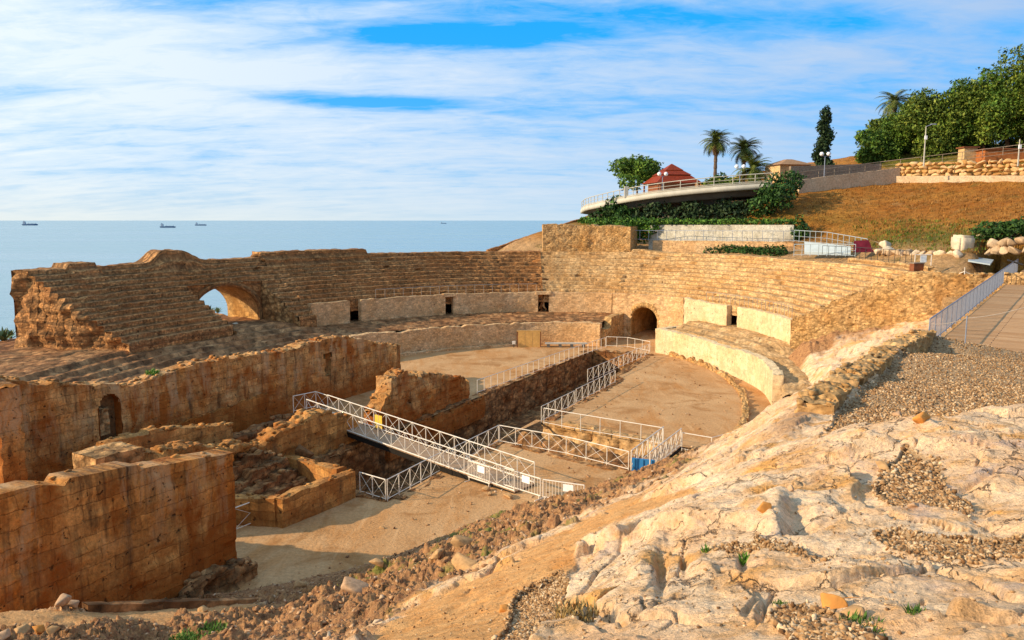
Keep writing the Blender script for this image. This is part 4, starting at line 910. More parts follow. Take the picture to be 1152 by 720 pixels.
# ------------------------------------------------------------------ trench
def lwall(name, label, pts, thick, top, zb, mat, seed, cat='wall', **k):
    return tag(wall(name, [LC(*p) for p in pts], thick, top, zb, mat, seed, **k), label, cat)
trench_root = empty('trench', (*LC(0, 3), -3), 'deep cross shaped trench with rough stone sides cut into the arena', 'trench')
wall('side_wall', [LC(*p) for p in [(-17, -.75), (27, -.15)]], .7, lambda S: np.interp(S, [0, 6, 9, 17, 18, 30, 44], [.2, .2, .1, .1, .04, .04, .04]), -3.4, M['pit'], 201, (), .22, .2, (.8, .42), .10, .15, trench_root)
wall('side_wall', [LC(*p) for p in [(27.3, .2), (27.3, 5.9)]], .6, .03, -3.4, M['pit'], 202, (), .2, .2, (.8, .42), .08, .1, trench_root)
wall('side_wall', [LC(*p) for p in [(27, 6.2), (14.7, 6.6), (14.4, 7.4), (-.6, 7.4)]], .6, .03, -3.4, M['pit'], 203, (), .2, .2, (.8, .42), .08, .1, trench_root)
wall('side_wall', [LC(*p) for p in [(-17.5, -.6), (-17.5, 6.5)]], .6, lambda S: np.interp(S, [0, 5, 7], [.1, .1, 0.03]), -3.4, M['pit'], 204, (), .2, .2, (.8, .42), .08, .1, trench_root)
wall('side_wall', [LC(*p) for p in [(-17.3, 6.8), (-6.5, 6.8)]], .6, .03, -3.4, M['pit'], 205, (), .2, .2, (.8, .42), .08, .1, trench_root)
wall('side_wall', [LC(*p) for p in [(-6.5, 6.6), (-9.4, 17.6)]], .6, .03, -3.4, M['pit'], 206, (), .2, .2, (.8, .42), .08, .1, trench_root)
wall('side_wall', [LC(*p) for p in [(-.6, 7.0), (-2.9, 18.6)]], .6, .05, -3.4, M['terrace_lit'], 207, (), .16, .16, (.7, .4), .14, .3, trench_root)
wall('side_wall', [LC(*p) for p in [(-3.1, 18.4), (-9.2, 17.6)]], .6, .05, -3.4, M['pit'], 208, (), .2, .2, (.7, .4), .1, .2, trench_root)
def tfloor():
    xs = np.linspace(-18, 28, 160); ys = np.linspace(-1, 7.6, 40); X, Y = np.meshgrid(xs, ys, indexing='ij'); x, y = LC(X, Y)
    gb = GB(); gb.grid(np.stack([x, y, -2.95 + .15 * fbm(X * .8, Y * .8, 3, 5)], -1), np.stack([X, Y], -1))
    xs = np.linspace(-10, 0, 60); ys = np.linspace(6.2, 19, 70); X, Y = np.meshgrid(xs, ys, indexing='ij'); x, y = LC(X, Y)
    hump = 2.3 * np.exp(-((X + 2.6 + .2 * (Y - 7)) / 1.5) ** 2) * sstep(19, 16, Y)
    gb.grid(np.stack([x, y, -2.9 + hump + .30 * fbm(X * .8, Y * .8, 9, 5) + .2 * (cells(X * 1.3, Y * 1.3, 4)[2] - .5)], -1), np.stack([X, Y], -1))
    gb.build('trench_bottom', M['pit'], trench_root)
tfloor()

# ------------------------------------------------------------------ church ruins
# long nave wall with the arched niche and the slit window
W3a, W3b = np.array(LC(-26.2, -10.0)), np.array(LC(5.6, -9.0)); w3d = (W3b - W3a) / np.linalg.norm(W3b - W3a); w3n = np.array([w3d[1], -w3d[0]])
Lw3 = float(np.linalg.norm(W3b - W3a))
def s3(px, z=3.0):
    s = np.linspace(0, Lw3, 900); q, _ = proj(W3a[0] + w3d[0] * s + w3n[0] * .6, W3a[1] + w3d[1] * s + w3n[1] * .6, z); return float(s[np.argmin(np.abs(q - px))])
def z3(px, py):
    s = s3(px); Y = W3a[1] + w3d[1] * s; return float(onY(px, py, Y)[2])
tops = [(4, 424), (28, 428), (110, 431), (150, 431), (185, 420), (230, 406), (290, 398), (330, 392), (366, 380), (388, 377), (402, 379), (420, 384), (445, 388)]
T3 = [(s3(a), z3(a, b)) for a, b in tops]
nroot = empty('church_wall', (*LC(-10, -9.4), 0), 'long high orange church wall with a blind arched niche and a slit window', 'wall')
cN = s3(124); zN0, zN1 = z3(124, 494), z3(124, 455)
hN = archfun(cN, .62, zN0, zN1); cS = s3(369); hS = lambda s, z: (np.abs(s - cS - .04 * np.sin(z * 5)) < .30 + .22 * (z > z3(369, 402))) & (z > z3(369, 421)) & (z < z3(369, 396))
front_only = []
def w3wall():
    o = wall('masonry', [W3a, W3b], 1.2, lambda S: np.interp(S, [0] + [a for a, b in T3] + [Lw3], [T3[0][1]] + [b for a, b in T3] + [T3[-1][1]]), -.6, M['church_pale'], 211, (hN, hS), .11, .11, (.95, .48), .05, .22, nroot, .06, crest=7, cs=.14)
    strip('niche_reveal', archline(0, .62, zN0, zN1, 14), W3a + w3d * cN, w3d, w3n, .62, .05, M['church'], nroot)
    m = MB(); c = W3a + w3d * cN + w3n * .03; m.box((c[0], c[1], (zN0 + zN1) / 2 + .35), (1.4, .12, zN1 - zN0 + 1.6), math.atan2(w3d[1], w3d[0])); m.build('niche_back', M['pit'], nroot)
    # infill of small stones in the left half of the niche
    c = W3a + w3d * (cN - .26)
    wall('niche_infill', [c - w3d * .34 + w3n * .3, c + w3d * .30 + w3n * .3], .3, zN1 - .1, zN0 + .35, M['core'], 214, (), .08, .08, (.3, .16), .04, .1, nroot)
    za, zb = z3(369, 421), z3(369, 396)
    strip('slit_reveal', [(-.28, za), (-.28, zb), (.28, zb), (.28, za), (-.28, za)], W3a + w3d * cS, w3d, w3n, .6, -.6, M['tunnelwall'], nroot)
    # ledge running along the lower half
    sA, sB = s3(28), s3(300)
    wall('plinth', [W3a + w3d * (s3(180)) + w3n * .62, W3a + w3d * s3(300) + w3n * .62], .22, lambda S: np.interp(S, [0, 5.5, 10], [z3(180, 482), z3(240, 458), z3(300, 440)]), -.4, M['church'], 217, (), .14, .14, (.95, .48), .03, .05, nroot)
w3wall()
lwall('buttress', 'sunlit narrow return wall at the near end of the long church wall', [(-26.3, -10.4), (-26.1, -7.6)], 1.1, lambda S: T3[0][1] - .12 + 0 * S, -.6, M['church'], 221, wear=.2)
# near church wall
T1 = [(0, 5.9), (.8, 5.8), (2.4, 5.75), (3.2, 5.45), (3.3, 5.65), (5.6, 5.4), (5.7, 5.25), (9.5, 4.75)]
w1 = lwall('church_wall', 'near stained orange church wall in shade with a pale sunlit top', [(-36.2, 5.75), (-26.7, 5.75)], .95, lambda S: np.interp(S, [a for a, b in T1], [b for a, b in T1]), -.9, M['church'], 231, ds=.09, dz=.09, block=(.98, .49), amp=.035, wear=.05, capjit=.015, crest=1.2, cs=.10)
lwall('foundation_course', 'rough rubble footing at the foot of the near church wall', [(-34, 6.45), (-26.3, 6.45)], .55, lambda S: .95 - .02 * S + .35 * fbm(S * .9, S * 0, 4, 3), -1.0, M['pit'], 234, 'footing', ds=.1, dz=.1, block=(.55, .34), amp=.12, wear=.5, crest=4, cs=.15)
lwall('church_wall', 'low return wall behind the far corner of the near church wall', [(-27.1, 5.2), (-27.3, .2)], .8, lambda S: np.interp(S, [0, 2, 5.5], [3.4, 2.4, 2.0]), -.8, M['church_low'], 236, ds=.12, dz=.12, block=(.8, .4), amp=.06, wear=.4, crest=7, cs=.15)
# blocks behind its top
lwall('masonry_pier', 'square sunlit pier stump rising behind the near church wall', [(-27.0, -1.6), (-24.9, -1.4)], 1.7, lambda S: 3.65 + 0 * S, -.6, M['core'], 241, 'pier', ds=.14, dz=.14, amp=.06, wear=.15)
lwall('church_wall', 'narrow ledge wall with a pale top beyond the square pier stump', [(-24.6, -3.8), (-17.5, -3.6)], .7, lambda S: np.interp(S, [0, 3, 7], [3.4, 3.2, 2.6]), -.6, M['church_low'], 244, ds=.14, dz=.14, amp=.04, wear=.15, crest=3, cs=.13)
MT = [(0, 3.2), (1.2, 3.0), (3.0, 2.7), (5.2, 2.2), (7.4, 1.85), (8.9, 2.15), (10.5, 2.45), (12.2, 2.35), (13.4, 1.8), (14.6, 1.3)]
lwall('church_wall', 'broken middle church wall with a jagged sunlit crest, beside the footbridge', [(-24.8, -1.4), (-10.2, -1.3)], 1.1, lambda S: np.interp(S, [a for a, b in MT], [b for a, b in MT]) + .18 * fbm(S * 1.1, S * 0, 6, 3), -3.2, M['church_low'], 247, ds=.11, dz=.11, block=(.8, .36), amp=.06, wear=.35, capjit=.16, crest=12, cs=.16)
# low enclosure (apse foundations)
aroot = empty('apse_foundation', (*LC(-20, 3.5), 0), 'low four sided apse foundation wall with a pale coping in the courtyard', 'foundation')
for (a, b, tp, sd) in (((-22.4, 4.2), (-17.9, 4.6), lambda S: 1.32 + .10 * fbm(S * .8, S * 0, 5, 3), 251), ((-18.1, 4.2), (-16.4, -.6), lambda S: np.interp(S, [0, .6, 2, 5], [1.45, 1.3, 1.15, .9]), 252), ((-22.2, 4.0), (-23.5, -.6), lambda S: np.interp(S, [0, 5], [1.3, 1.0]), 253)):
    wall('wall_side', [LC(*a), LC(*b)], .55, tp, -.6, M['church_low'], sd, (), .11, .11, (.7, .38), .025, .05, aroot, .03, crest=2.5, cs=.10)
sroot = empty('masonry_stack', (*LC(-20, .2), 0), 'stepped courses of stone against the middle church wall inside the foundation', 'masonry')
for k_, (yy, tp) in enumerate(((-.45, [1.2, 1.5, 1.75, 1.3]), (.15, [.7, .95, 1.3, .95]), (.75, [.3, .55, .85, .6]), (1.3, [0.05, .2, .45, .3]))):
    wall('course', [LC(-22.6 + .2 * k_, yy), LC(-17.4, yy - .1)], .7, lambda S: np.interp(S, [0, 1.8, 3.8, 5.2], tp), -.6, M['pit'], 256 + k_, (), .12, .12, (.9, .32), .05, .2, sroot, .08, .30, crest=2.5, cs=.17)
V, Fc = rock_arr((*LC(-15.6, -.2), .95), (.62, .5, .5), 5, 3, .1, .4)
tag(npmesh('stone_block', V, Fc, M['terrace'], None, None, None, True), 'squarish dark stone block on the corner of the apse foundation', 'stone')
# crossing ruin
RT = [(0, 1.2), (.5, 1.6), (.8, 2.1), (1.2, 2.3), (1.5, 3.3), (2.7, 3.45), (4.0, 3.0), (5.2, 2.85), (6.5, 2.5), (8, 2.1), (9.4, 1.75), (10.4, 1.5), (10.5, 1.15), (11.6, 1.1)]
lwall('church_ruin', 'jagged free standing church ruin on the left bank of the trench', [(-8.4, -1.2), (2.6, -1.0)], 1.15, lambda S: np.interp(S, [a for a, b in RT], [b for a, b in RT]), -.3, M['church_pale'], 261, ds=.10, dz=.10, block=(.6, .30), amp=.07, wear=.3, capjit=.2, crest=12, cs=.14)
lwall('trench_ledge', 'worn stone ledge along the foot of the free standing ruin', [(-8.2, -.25), (4.0, -.25)], .7, lambda S: -.1 + .1 * fbm(S, S * 0, 2, 3), -1.6, M['church_pale'], 264, 'ledge', ds=.14, dz=.14, amp=.08, wear=.4, crest=4)
lwall('low_wall', 'low rubble foundation line between the long church wall and the footbridge', [(-20, -6.6), (-9.5, -6.2)], .9, lambda S: .9 + .3 * fbm(S * .7, S * 0, 2, 3), -.4, M['terrace'], 267, ds=.14, dz=.14, amp=.14, wear=.7, crest=8, cs=.22)
# retaining ledge and rubble wall in the near left corner
a, b = LEDGE0, LEDGE1
tag(wall('retaining_edge', [a[:2], b[:2]], .3, lambda S: np.linspace(a[2] + .1, b[2] + .1, len(S)), lambda S: -1.0 + 0 * S, M['terrace'], 271, (), .12, .2, (.9, .4), .02, .02, None, .02), 'straight pale topped edge above the dark gap at the near church wall', 'kerb')

# ------------------------------------------------------------------ railings
def railing(name, label, pts, hgt=1.05, sp=1.0, mat='white', brace=True, r=.024, cat='railing', group='white metal railings in the arena', ground=None, mid=False, base=True):
    P = [Vector((float(p[0]), float(p[1]), float(p[2]) if len(p) > 2 else 0.0)) for p in pts]
    root = empty(name, P[0], label, cat, group); up = Vector((0, 0, hgt)); m = M[mat]
    tr = MB(); br = MB(); md = MB()
    for a, b in zip(P[:-1], P[1:]):
        n_ = max(1, round((b - a).length / sp)); Q = [a.lerp(b, k / n_) for k in range(n_ + 1)]
        tr.tube(a + up, b + up, r * 1.05); br.tube(a + Vector((0, 0, .12)), b + Vector((0, 0, .12)), r * .8)
        if mid: md.tube(a + up * .5, b + up * .5, r * .6)
        for k, q in enumerate(Q):
            if k == n_ and b is not P[-1]: continue
            p = MB(); p.tube(q, q + up, r); p.build('post', m, root)
        if brace:
            for q0, q1 in zip(Q[:-1], Q[1:]):
                x = MB(); x.tube(q0 + Vector((0, 0, .12)), q1 + up, r * .42, n=4); x.tube(q1 + Vector((0, 0, .12)), q0 + up, r * .42, n=4); x.build('cross_brace', m, root)
    tr.build('top_rail', m, root)
    if base: br.build('bottom_rail', m, root)
    if mid: md.build('middle_rail', m, root)
    return root
gz = lambda *pp: [onz(a, b, 0.0) for a, b in pp]
railing('railing', 'long white railing on the far left edge of the trench', gz((537, 443), (600, 420), (640, 405), (681, 391)), sp=1.05, brace=False)
railing('railing', 'white railing closing the far end of the trench', gz((682, 390), (706, 391), (731, 396)), sp=1.3, brace=False)
railing('railing', 'white railing on the right edge of the trench, farthest stretch', gz((730, 399), (661, 430)), sp=1.15)
railing('railing', 'white railing stretch at the jog in the right trench edge', gz((692, 431), (648, 454)), sp=1.2)
railing('railing', 'white railing from the jog to the cross trench corner', gz((646, 456), (609, 475)), sp=1.1)
railing('railing', 'white railing along the far side of the cross trench', gz((612, 477), (632, 481), (745, 501)), sp=1.5, brace=False)
railing('railing', 'white cross braced railing along the near side of the cross trench', gz((562, 498), (637, 512), (707, 530)), sp=1.25)
railing('railing', 'white cross braced railing from the trench corner down to the footbridge', gz((561, 498), (525, 517), (499, 531)), sp=1.15)
railing('railing', 'white railing on the left of the small ramp', [onz(710, 529, .15), onz(746, 500, .15)], sp=.95, r=.034)
railing('railing', 'white railing on the right of the small ramp', [onz(731, 531, .15), onz(766, 502, .15)], sp=.95, r=.034)
railing('railing', 'white railing from the ramp to the rock at the arena edge', gz((767, 507), (800, 513), (826, 506)), sp=1.2, brace=False)
railing('railing', 'white cross braced railing closing the near end of the trench', gz((405, 555), (434, 564)), sp=1.0)
railing('railing', 'white cross braced railing from the near trench end to the footbridge', gz((436, 564), (496, 531)), sp=1.0)
railing('railing', 'short white railing in the gap beside the near church wall', gz((264, 599), (299, 585)), sp=1.1)
# small ramp over the cross trench with a leaning blue panel
rroot = empty('ramp', onz(738, 516, 0), 'small grey ramp crossing the side trench between two white railings', 'ramp')
m = MB(); q = [onz(710, 529, .08), onz(731, 531, .08), onz(766, 502, .08), onz(746, 500, .08)]; m.prism([p[:2] for p in q], -.02, .10); m.build('deck', M['deck'], rroot)
m = MB(); m.tube(q[0] - [0, 0, .12], q[3] - [0, 0, .12], .09); m.tube(q[1] - [0, 0, .12], q[2] - [0, 0, .12], .09); m.build('beam', M['beam'], rroot)
c = onz(723, 532, 0); broot = empty('barrier_panel', c, 'bright blue plastic panel leaning at the foot of the ramp', 'panel')
m = MB(); m.box((c[0], c[1], .38), (1.25, .07, .74), R(-20)); m.build('panel', M['blue'], broot)
for k in (-.45, 0, .45):
    m = MB(); m.box((c[0] + k * math.cos(R(-20)) + .05 * math.sin(R(-20)), c[1] + k * math.sin(R(-20)) - .06, .38), (.07, .05, .70), R(-20)); m.build('rib', M['blue'], broot)

# ------------------------------------------------------------------ footbridge
BA = np.array([*LC(-9.6, -4.3), 1.15]); BB = np.array([*LC(-13.5, 11.6), .12])
bd = BB - BA; bl = np.linalg.norm(bd); bdir = bd / bl; bn = np.array([bdir[1], -bdir[0], 0]); bn /= np.linalg.norm(bn)
if proj(*(BA + bn))[1] < proj(*BA)[1]: bn = -bn         # bn points to the camera side
fb = empty('footbridge', BA, 'white railed metal footbridge with a grey mesh deck spanning the trench', 'footbridge')
wd = 1.15
def slab(name, a, b, w0, t, mat, z=0.0, side=0.0):
    m = MB(); vs = []
    for p in (a, b):
        for sg in (-1, 1):
            for dz_ in (0, -t): vs.append(p + bn * (sg * w0 / 2 + side) + np.array([0, 0, z + dz_]))
    m.add(vs, [(0, 1, 3, 2), (4, 6, 7, 5), (0, 4, 5, 1), (2, 3, 7, 6), (0, 2, 6, 4), (1, 5, 7, 3)]); m.build(name, mat, fb)
slab('deck', BA, BB, 1.5, .05, M['deck'])
for sg in (-1, 1): slab('beam', BA, BB, .10, .30, M['beam'], -.052, sg * .68)
for k in range(1, 8): 
    p = BA + bd * k / 8; slab('cross_beam', p - bdir * .05, p + bdir * .05, 1.24, .16, M['beam'], -.06)
up = np.array([0, 0, 1.08])
for sg in (-1, 1):
    a, b = BA + bn * sg * .78, BB + bn * sg * .78
    m = MB(); m.tube(a + up, b + up, .030); m.build('top_rail', M['white'], fb)
    m = MB(); m.tube(a + [0, 0, .06], b + [0, 0, .06], .036); m.build('side_rail', M['white'], fb)
    n_ = 15
    for k in range(n_ + 1):
        p = a + (b - a) * k / n_; m = MB(); m.tube(p, p + up, .026); m.build('post', M['white'], fb)
        if k < n_:
            p2 = a + (b - a) * (k + 1) / n_; m = MB(); m.tube(p + [0, 0, .1], p2 + up, .013, n=4); m.tube(p2 + [0, 0, .1], p + up, .013, n=4); m.build('cross_brace', M['white'], fb)
# landing railing turning back at the church end
railing('railing', 'short white railing turning the corner at the church end of the footbridge', [BA + bn * -.78, BA + bn * -.78 - bdir * 1.2, BA + bn * .9 - bdir * 1.2], sp=.8)
m = MB(); m.prism([(p[0], p[1]) for p in (BA + bn * 1.0, BA - bn * 1.0, BA - bn * 1.0 - bdir * 1.4, BA + bn * 1.0 - bdir * 1.4)], .2, 1.1)
tag(m.build('bridge_abutment', M['church']), 'masonry landing under the church end of the footbridge', 'abutment')
for fr, lb in ((.30, None),):
    p = BA + bd * fr + bn * -.66; m = MB(); ang = math.atan2(bdir[1], bdir[0]); m.box((p[0], p[1], p[2] + .52), (.62, .03, .78), ang)
    sroot = empty('notice_board', p, 'small yellow notice board fixed inside the footbridge railing', 'notice'); m.build('board', M['yellow'], sroot)
    m = MB(); m.tube(p + [0, 0, .06], p + [0, 0, .95], .025); m.build('post', M['galv'], sroot)
# pedestrian barriers at the bridge foot
def barrier(label, a, b, paper=True):
    a = Vector(a); b = Vector(b); root = empty('crowd_barrier', a, label, 'barrier', 'white pedestrian barriers by the footbridge'); m = M['white']
    f = MB(); d_ = b - a; z0, z1 = Vector((0, 0, .22)), Vector((0, 0, 1.05))
    f.path([a + z0, a + z1, b + z1, b + z0, a + z0], .03); f.build('frame', m, root)
    bars = MB(); n_ = 13
    for k in range(1, n_): p = a + d_ * (k / n_); bars.tube(p + z0, p + z1, .013, n=4)
    bars.build('bars', m, root)
    for p in (a + d_ * .04, a + d_ * .96):
        f = MB(); nrm = Vector((d_.y, -d_.x, 0)).normalized() * .3; f.tube(p + z0, p, .028); f.tube(p - nrm + Vector((0, 0, .03)), p + nrm + Vector((0, 0, .03)), .03); f.build('foot', m, root)
    if paper:
        f = MB(); c = a + d_ * .62 + Vector((0, 0, .82)) + Vector((d_.y, -d_.x, 0)).normalized() * .04; f.box(c, (.5, .012, .34), math.atan2(d_.y, d_.x)); f.build('notice', M['paper'], root)
barrier('white barrier with a paper notice beside the foot of the footbridge', onz(527, 541), onz(551, 549))
barrier('white barrier with notices between the footbridge foot and the next barrier', onz(567, 550), onz(608, 563))
barrier('white barrier half hidden by the rock at the courtyard edge', onz(611, 564), onz(657, 571))

# thin wire posts on the ring wall and along the top of the sunny seats
def wire(label, pts, hgt, sp, group, mat='thin', r=.022):
    return railing('wire_fence', label, pts, hgt, sp, mat, False, r, 'fence', group, mid=False, base=False)
def ep(o, t0, t1, z, n): return [(*map(float, E(t, o)), z) for t in np.linspace(t0, t1, n)]
wire('thin wire post fence along the foot of the shaded seats', ep(5.75, -55, -19, 5.0, 7), .95, 1.0, 'thin wire fences round the seats')
wire('thin wire post fence along the foot of the sunlit seats', ep(5.75, 22, 50, 4.9, 6), .95, .8, 'thin wire fences round the seats')
wire('thin wire post fence along the back of the sunlit seats', ep(13.9, 34, 55, 9.5, 6), 1.1, 1.0, 'thin wire fences round the seats', 'darkmetal')
# wooden hatch, low bench and small white box at the podium
c = onz(595, 390.5); th_ = math.atan2(-.12, 1); hroot = empty('wooden_hatch', c, 'yellow plywood hatch leaning on the podium wall', 'hatch')
c2 = onz(595, 386.2)
for k in (-1, 0, 1):
    m = MB(); m.box((c[0] + k * .78, c[1] - .05, .82), (.75, .06, 1.62)); m.build('board', M['plywood'], hroot)
m = MB(); m.box((c[0], c[1] - .02, 1.68), (2.5, .14, .10)); m.build('cap_board', M['plywood'], hroot)
for k in (-1, 1):
    m = MB(); m.box((c[0] + k * 1.2, c[1] - .02, .82), (.1, .14, 1.62)); m.build('side_board', M['timber'], hroot)
c = onz(578, 391); lr = empty('floodlight', c, 'small white floodlight standing on the arena floor by the podium', 'floodlight')
m = MB(); m.box((c[0], c[1], .52), (.34, .2, .3)); m.build('housing', M['white'], lr); m = MB(); m.tube((c[0], c[1], 0), (c[0], c[1], .4), .04); m.build('stand', M['darkmetal'], lr)
a, b = onz(613, 390.2), onz(660, 390.2); br_ = empty('bench', a, 'long low pale stone bench at the foot of the podium wall', 'bench')
m = MB(); m.box(((a[0] + b[0]) / 2, (a[1] + b[1]) / 2 - .2, .40), (b[0] - a[0], .5, .12)); m.build('seat', M['viaduct'], br_)
for k in (.08, .36, .64, .92):
    m = MB(); m.box((a[0] + (b[0] - a[0]) * k, (a[1] + b[1]) / 2 - .2, .17), (.3, .4, .34)); m.build('leg', M['viaduct_dark'], br_)

# low rubble wall along the rim beyond the gravel
RM = [onY(915, 462, 16.2), onY(934, 446, 17.8), onY(962, 426, 21.2), onY(1001, 398, 26.2), onY(1041, 377, 31.2)]
tag(wall('rim_wall', [p[:2] for p in RM], .75, lambda S: np.interp(S, np.concatenate([[0], np.cumsum([math.dist(a[:2], b[:2]) for a, b in zip(RM[:-1], RM[1:])])]), [p[2] + .22 for p in RM]), 7.0, M['rubble_wall'], 341, (), .07, .07, (.34, .2), .06, .1, None, .08, crest=20, cs=.075), 'low golden rubble wall along the left edge of the gravel bed', 'wall')
# ------------------------------------------------------------------ walkway on the right with its metal fence
def pz(a): return 7.85 + .021 * max(0, a)
FA = np.array([17.1, 32.0]); FU = np.array([.597, .802]); FN = np.array([.802, -.597])
def path():
    pa = np.linspace(0, 46, 90); pb = np.linspace(.15, 26, 40); A, Bq = np.meshgrid(pa, pb, indexing='ij')
    x = FA[0] + FU[0] * A + FN[0] * Bq; y = FA[1] + FU[1] * A + FN[1] * Bq; z = 7.86 + .021 * A + .015 * fbm(A, Bq, 3, 3)
    gb = GB(); gb.grid(np.stack([x, y, z], -1), np.stack([Bq, A], -1)); tag(gb.build('path', M['path']), None, None, None, 'structure')
path()
froot = railing('metal_fence', 'long grey metal fence with upright bars beside the boarded walkway', [(*(FA + FU * a), pz(a)) for a in (0, 12, 24, 41)], 1.15, 1.5, 'galv', False, .03, 'fence', None)
m = MB()
for k in range(0, 41 * 4):
    a = k * .25 + .12; p = FA + FU * a; z = pz(a); m.tube((p[0], p[1], z + .12), (p[0], p[1], z + 1.15), .017, n=4)
m.build('bars', M['galv'], froot)
c = FA + FU * 37.0; m = MB(); m.tube((c[0] - .5, c[1], pz(37) + 1.3), (c[0] + .55, c[1] - .3, pz(37) + .95), .07); tag(m.build('lamp_arm', M['darkmetal']), 'short dark tube clipped to the far top of the metal fence', 'tube')
P = [onY(1085, 397, 30.2), onY(1045, 392, 31.6), onY(1160, 380, 28)]
rp = empty('rope_barrier', P[0], 'slim rope barrier posts standing across the start of the walkway', 'barrier')
for p in P[:1]:
    m = MB(); m.tube(p, p + [0, 0, 1.45], .025); m.tube(p, p + [0, 0, .04], .16, n=10); m.build('post', M['galv'], rp)
    m = MB(); q = [P[1] + [0, 0, 1.0], P[0] + [0, 0, 1.36], P[2] + [0, 0, 1.2]]
    for u, v_ in zip(q[:-1], q[1:]):
        L = [np.array(u) * (1 - t) + np.array(v_) * t - np.array([0, 0, .35 * t * (1 - t)]) for t in np.linspace(0, 1, 9)]; m.path(L, .012, 4)
    m.build('rope', M['thin'], rp)

# ------------------------------------------------------------------ foliage
def leaves(name, centers, radii, n, size, mat, parent=None, seed=0, shell=.55, drop=0.0):
    """many small leaf faces spread through uneven clumps"""
    rg = np.random.default_rng(seed); centers = np.asarray(centers, float); radii = np.asarray(radii, float)
    if radii.ndim == 1: radii = np.repeat(radii[:, None], 3, 1)
    wv = radii.prod(1) ** (2 / 3); idx = rg.choice(len(centers), n, p=wv / wv.sum())
    dv = rg.normal(size=(n, 3)); dv /= np.linalg.norm(dv, axis=1)[:, None]
    rad = rg.random(n) ** .33 * (1 - shell) + shell * (1 - .25 * rg.random(n) ** 2)
    bump_ = 1 + .22 * np.sin(dv[:, 0] * 5 + idx) * np.sin(dv[:, 1] * 6 + 2 * idx) + .15 * np.sin(dv[:, 2] * 9 + idx)
    c = centers[idx] + dv * rad[:, None] * radii[idx] * bump_[:, None]
    c[:, 2] -= drop * rg.random(n)
    nrm = dv * .6 + rg.normal(size=(n, 3)) * .7 + np.array([0, 0, .35]); nrm /= np.linalg.norm(nrm, axis=1)[:, None]
    a = np.cross(nrm, rg.normal(size=(n, 3))); a /= np.linalg.norm(a, axis=1)[:, None]; b = np.cross(nrm, a)
    s = size * (.45 + 1.3 * rg.random(n) ** 2)[:, None]
    V = np.stack([c + a * s, c + b * s * .55, c - a * s, c - b * s * .55], 1).reshape(-1, 3)
    return npmesh(name, V, np.arange(4 * n).reshape(-1, 4), mat, parent)
def trunk_limbs(base, top, r, targets, mat, parent, seed=0):
    m = MB(); rg = random.Random(seed); base = Vector(base); top = Vector(top); n_ = 5; prev = base
    for k in range(1, n_ + 1):
        q = base.lerp(top, k / n_) + Vector((rg.uniform(-1, 1), rg.uniform(-1, 1), 0)) * r * .5; m.tube(prev, q, r * (1 - .5 * (k - 1) / n_), r * (1 - .5 * k / n_), 8); prev = q
    for t in targets:
        t = Vector(t); a = base.lerp(top, rg.uniform(.55, 1)); mid = a.lerp(t, .5) + Vector((0, 0, .3)); m.tube(a, mid, r * .38, r * .22); m.tube(mid, t, r * .22, r * .06)
    return m.build('trunk', mat, parent, True)
def tree(label, base, hgt, rad, mat, n=5000, size=.28, seed=0, squash=.75, group=None, trunk_h=.35, blobs=11, name='tree'):
    rg = np.random.default_rng(seed); base = np.asarray(base, float); root = empty(name, base, label, 'tree', group)
    zc = base[2] + hgt * (trunk_h + (1 - trunk_h) * .5); hh = hgt * (1 - trunk_h) * .5
    cs = []; rs = []
    for k in range(blobs):
        a = rg.uniform(0, 2 * math.pi); q = math.sqrt(rg.random()) * .72; v = rg.uniform(-.75, .8); f = math.sqrt(max(.1, 1 - v * v * .8))
        cs.append((base[0] + rad * q * f * math.cos(a), base[1] + rad * q * f * math.sin(a), zc + hh * v)); s_ = rg.uniform(.28, .5); rs.append((rad * s_, rad * s_, max(hh, rad * squash) * s_ * .85))
    leaves('crown', cs, rs, n, size, mat, root, seed)
    trunk_limbs(base - [0, 0, .4], (base[0], base[1], zc), max(.14, hgt * .028), cs[:7], M['bark'], root, seed)
    return root
def palm(label, base, hgt, R_, seed=0, dry=True, nf=46, group='palms by the viaduct', lean=0.0):
    rg = random.Random(seed); base = Vector(base); root = empty('palm_tree', base, label, 'palm', group); top = base + Vector((lean, 0, hgt))
    m = MB(); prev = base - Vector((0, 0, .5))
    for k in range(1, 15):
        q = base.lerp(top, k / 14) + Vector((0, 0, 0)); rr = .24 * (1 + .12 * (k % 2)) * (1 + (.35 if k > 12 else 0)); m.tube(prev, q, rr, rr * .94, 10); prev = q
    m.build('trunk', M['palmtrunk'], root)
    def fronds(nf_, el0, el1, mat, nm, L0):
        mm = MB()
        for k in range(nf_):
            az = 2.399 * k + rg.uniform(-.2, .2); el = R(rg.uniform(el0, el1)); L_ = L0 * rg.uniform(.85, 1.1); seg = 9; p = top.copy(); e_ = el; pts = [p.copy()]
            for s_ in range(seg):
                dv = Vector((math.cos(az) * math.cos(e_), math.sin(az) * math.cos(e_), math.sin(e_))); p = p + dv * (L_ / seg); pts.append(p.copy()); e_ -= R(9.5) * (1 + .25 * s_ / seg)
            side = Vector((-math.sin(az), math.cos(az), 0))
            for s_ in range(1, seg + 1):
                a = pts[s_ - 1]; b = pts[s_]; wl = L_ * .20 * math.sin(math.pi * min(1, (s_ + .6) / (seg + 1.2))) + .05; dn = (b - a)
                for sg in (-1, 1):
                    for hh in (0, .5):
                        o = a + dn * hh; tip = o + side * sg * wl + dn * .9 - Vector((0, 0, wl * .35)); mm.add([o, o + dn * .42, tip], [(0, 1, 2)])
        return mm.build(nm, mat, root)
    fronds(nf, -25, 85, M['palm'], 'fronds', R_)
    if dry: fronds(22, -75, -25, M['palm_dry'], 'dry_fronds', R_ * .75)
    return root
def wp(px, py, Y): return onY(px, py, Y)
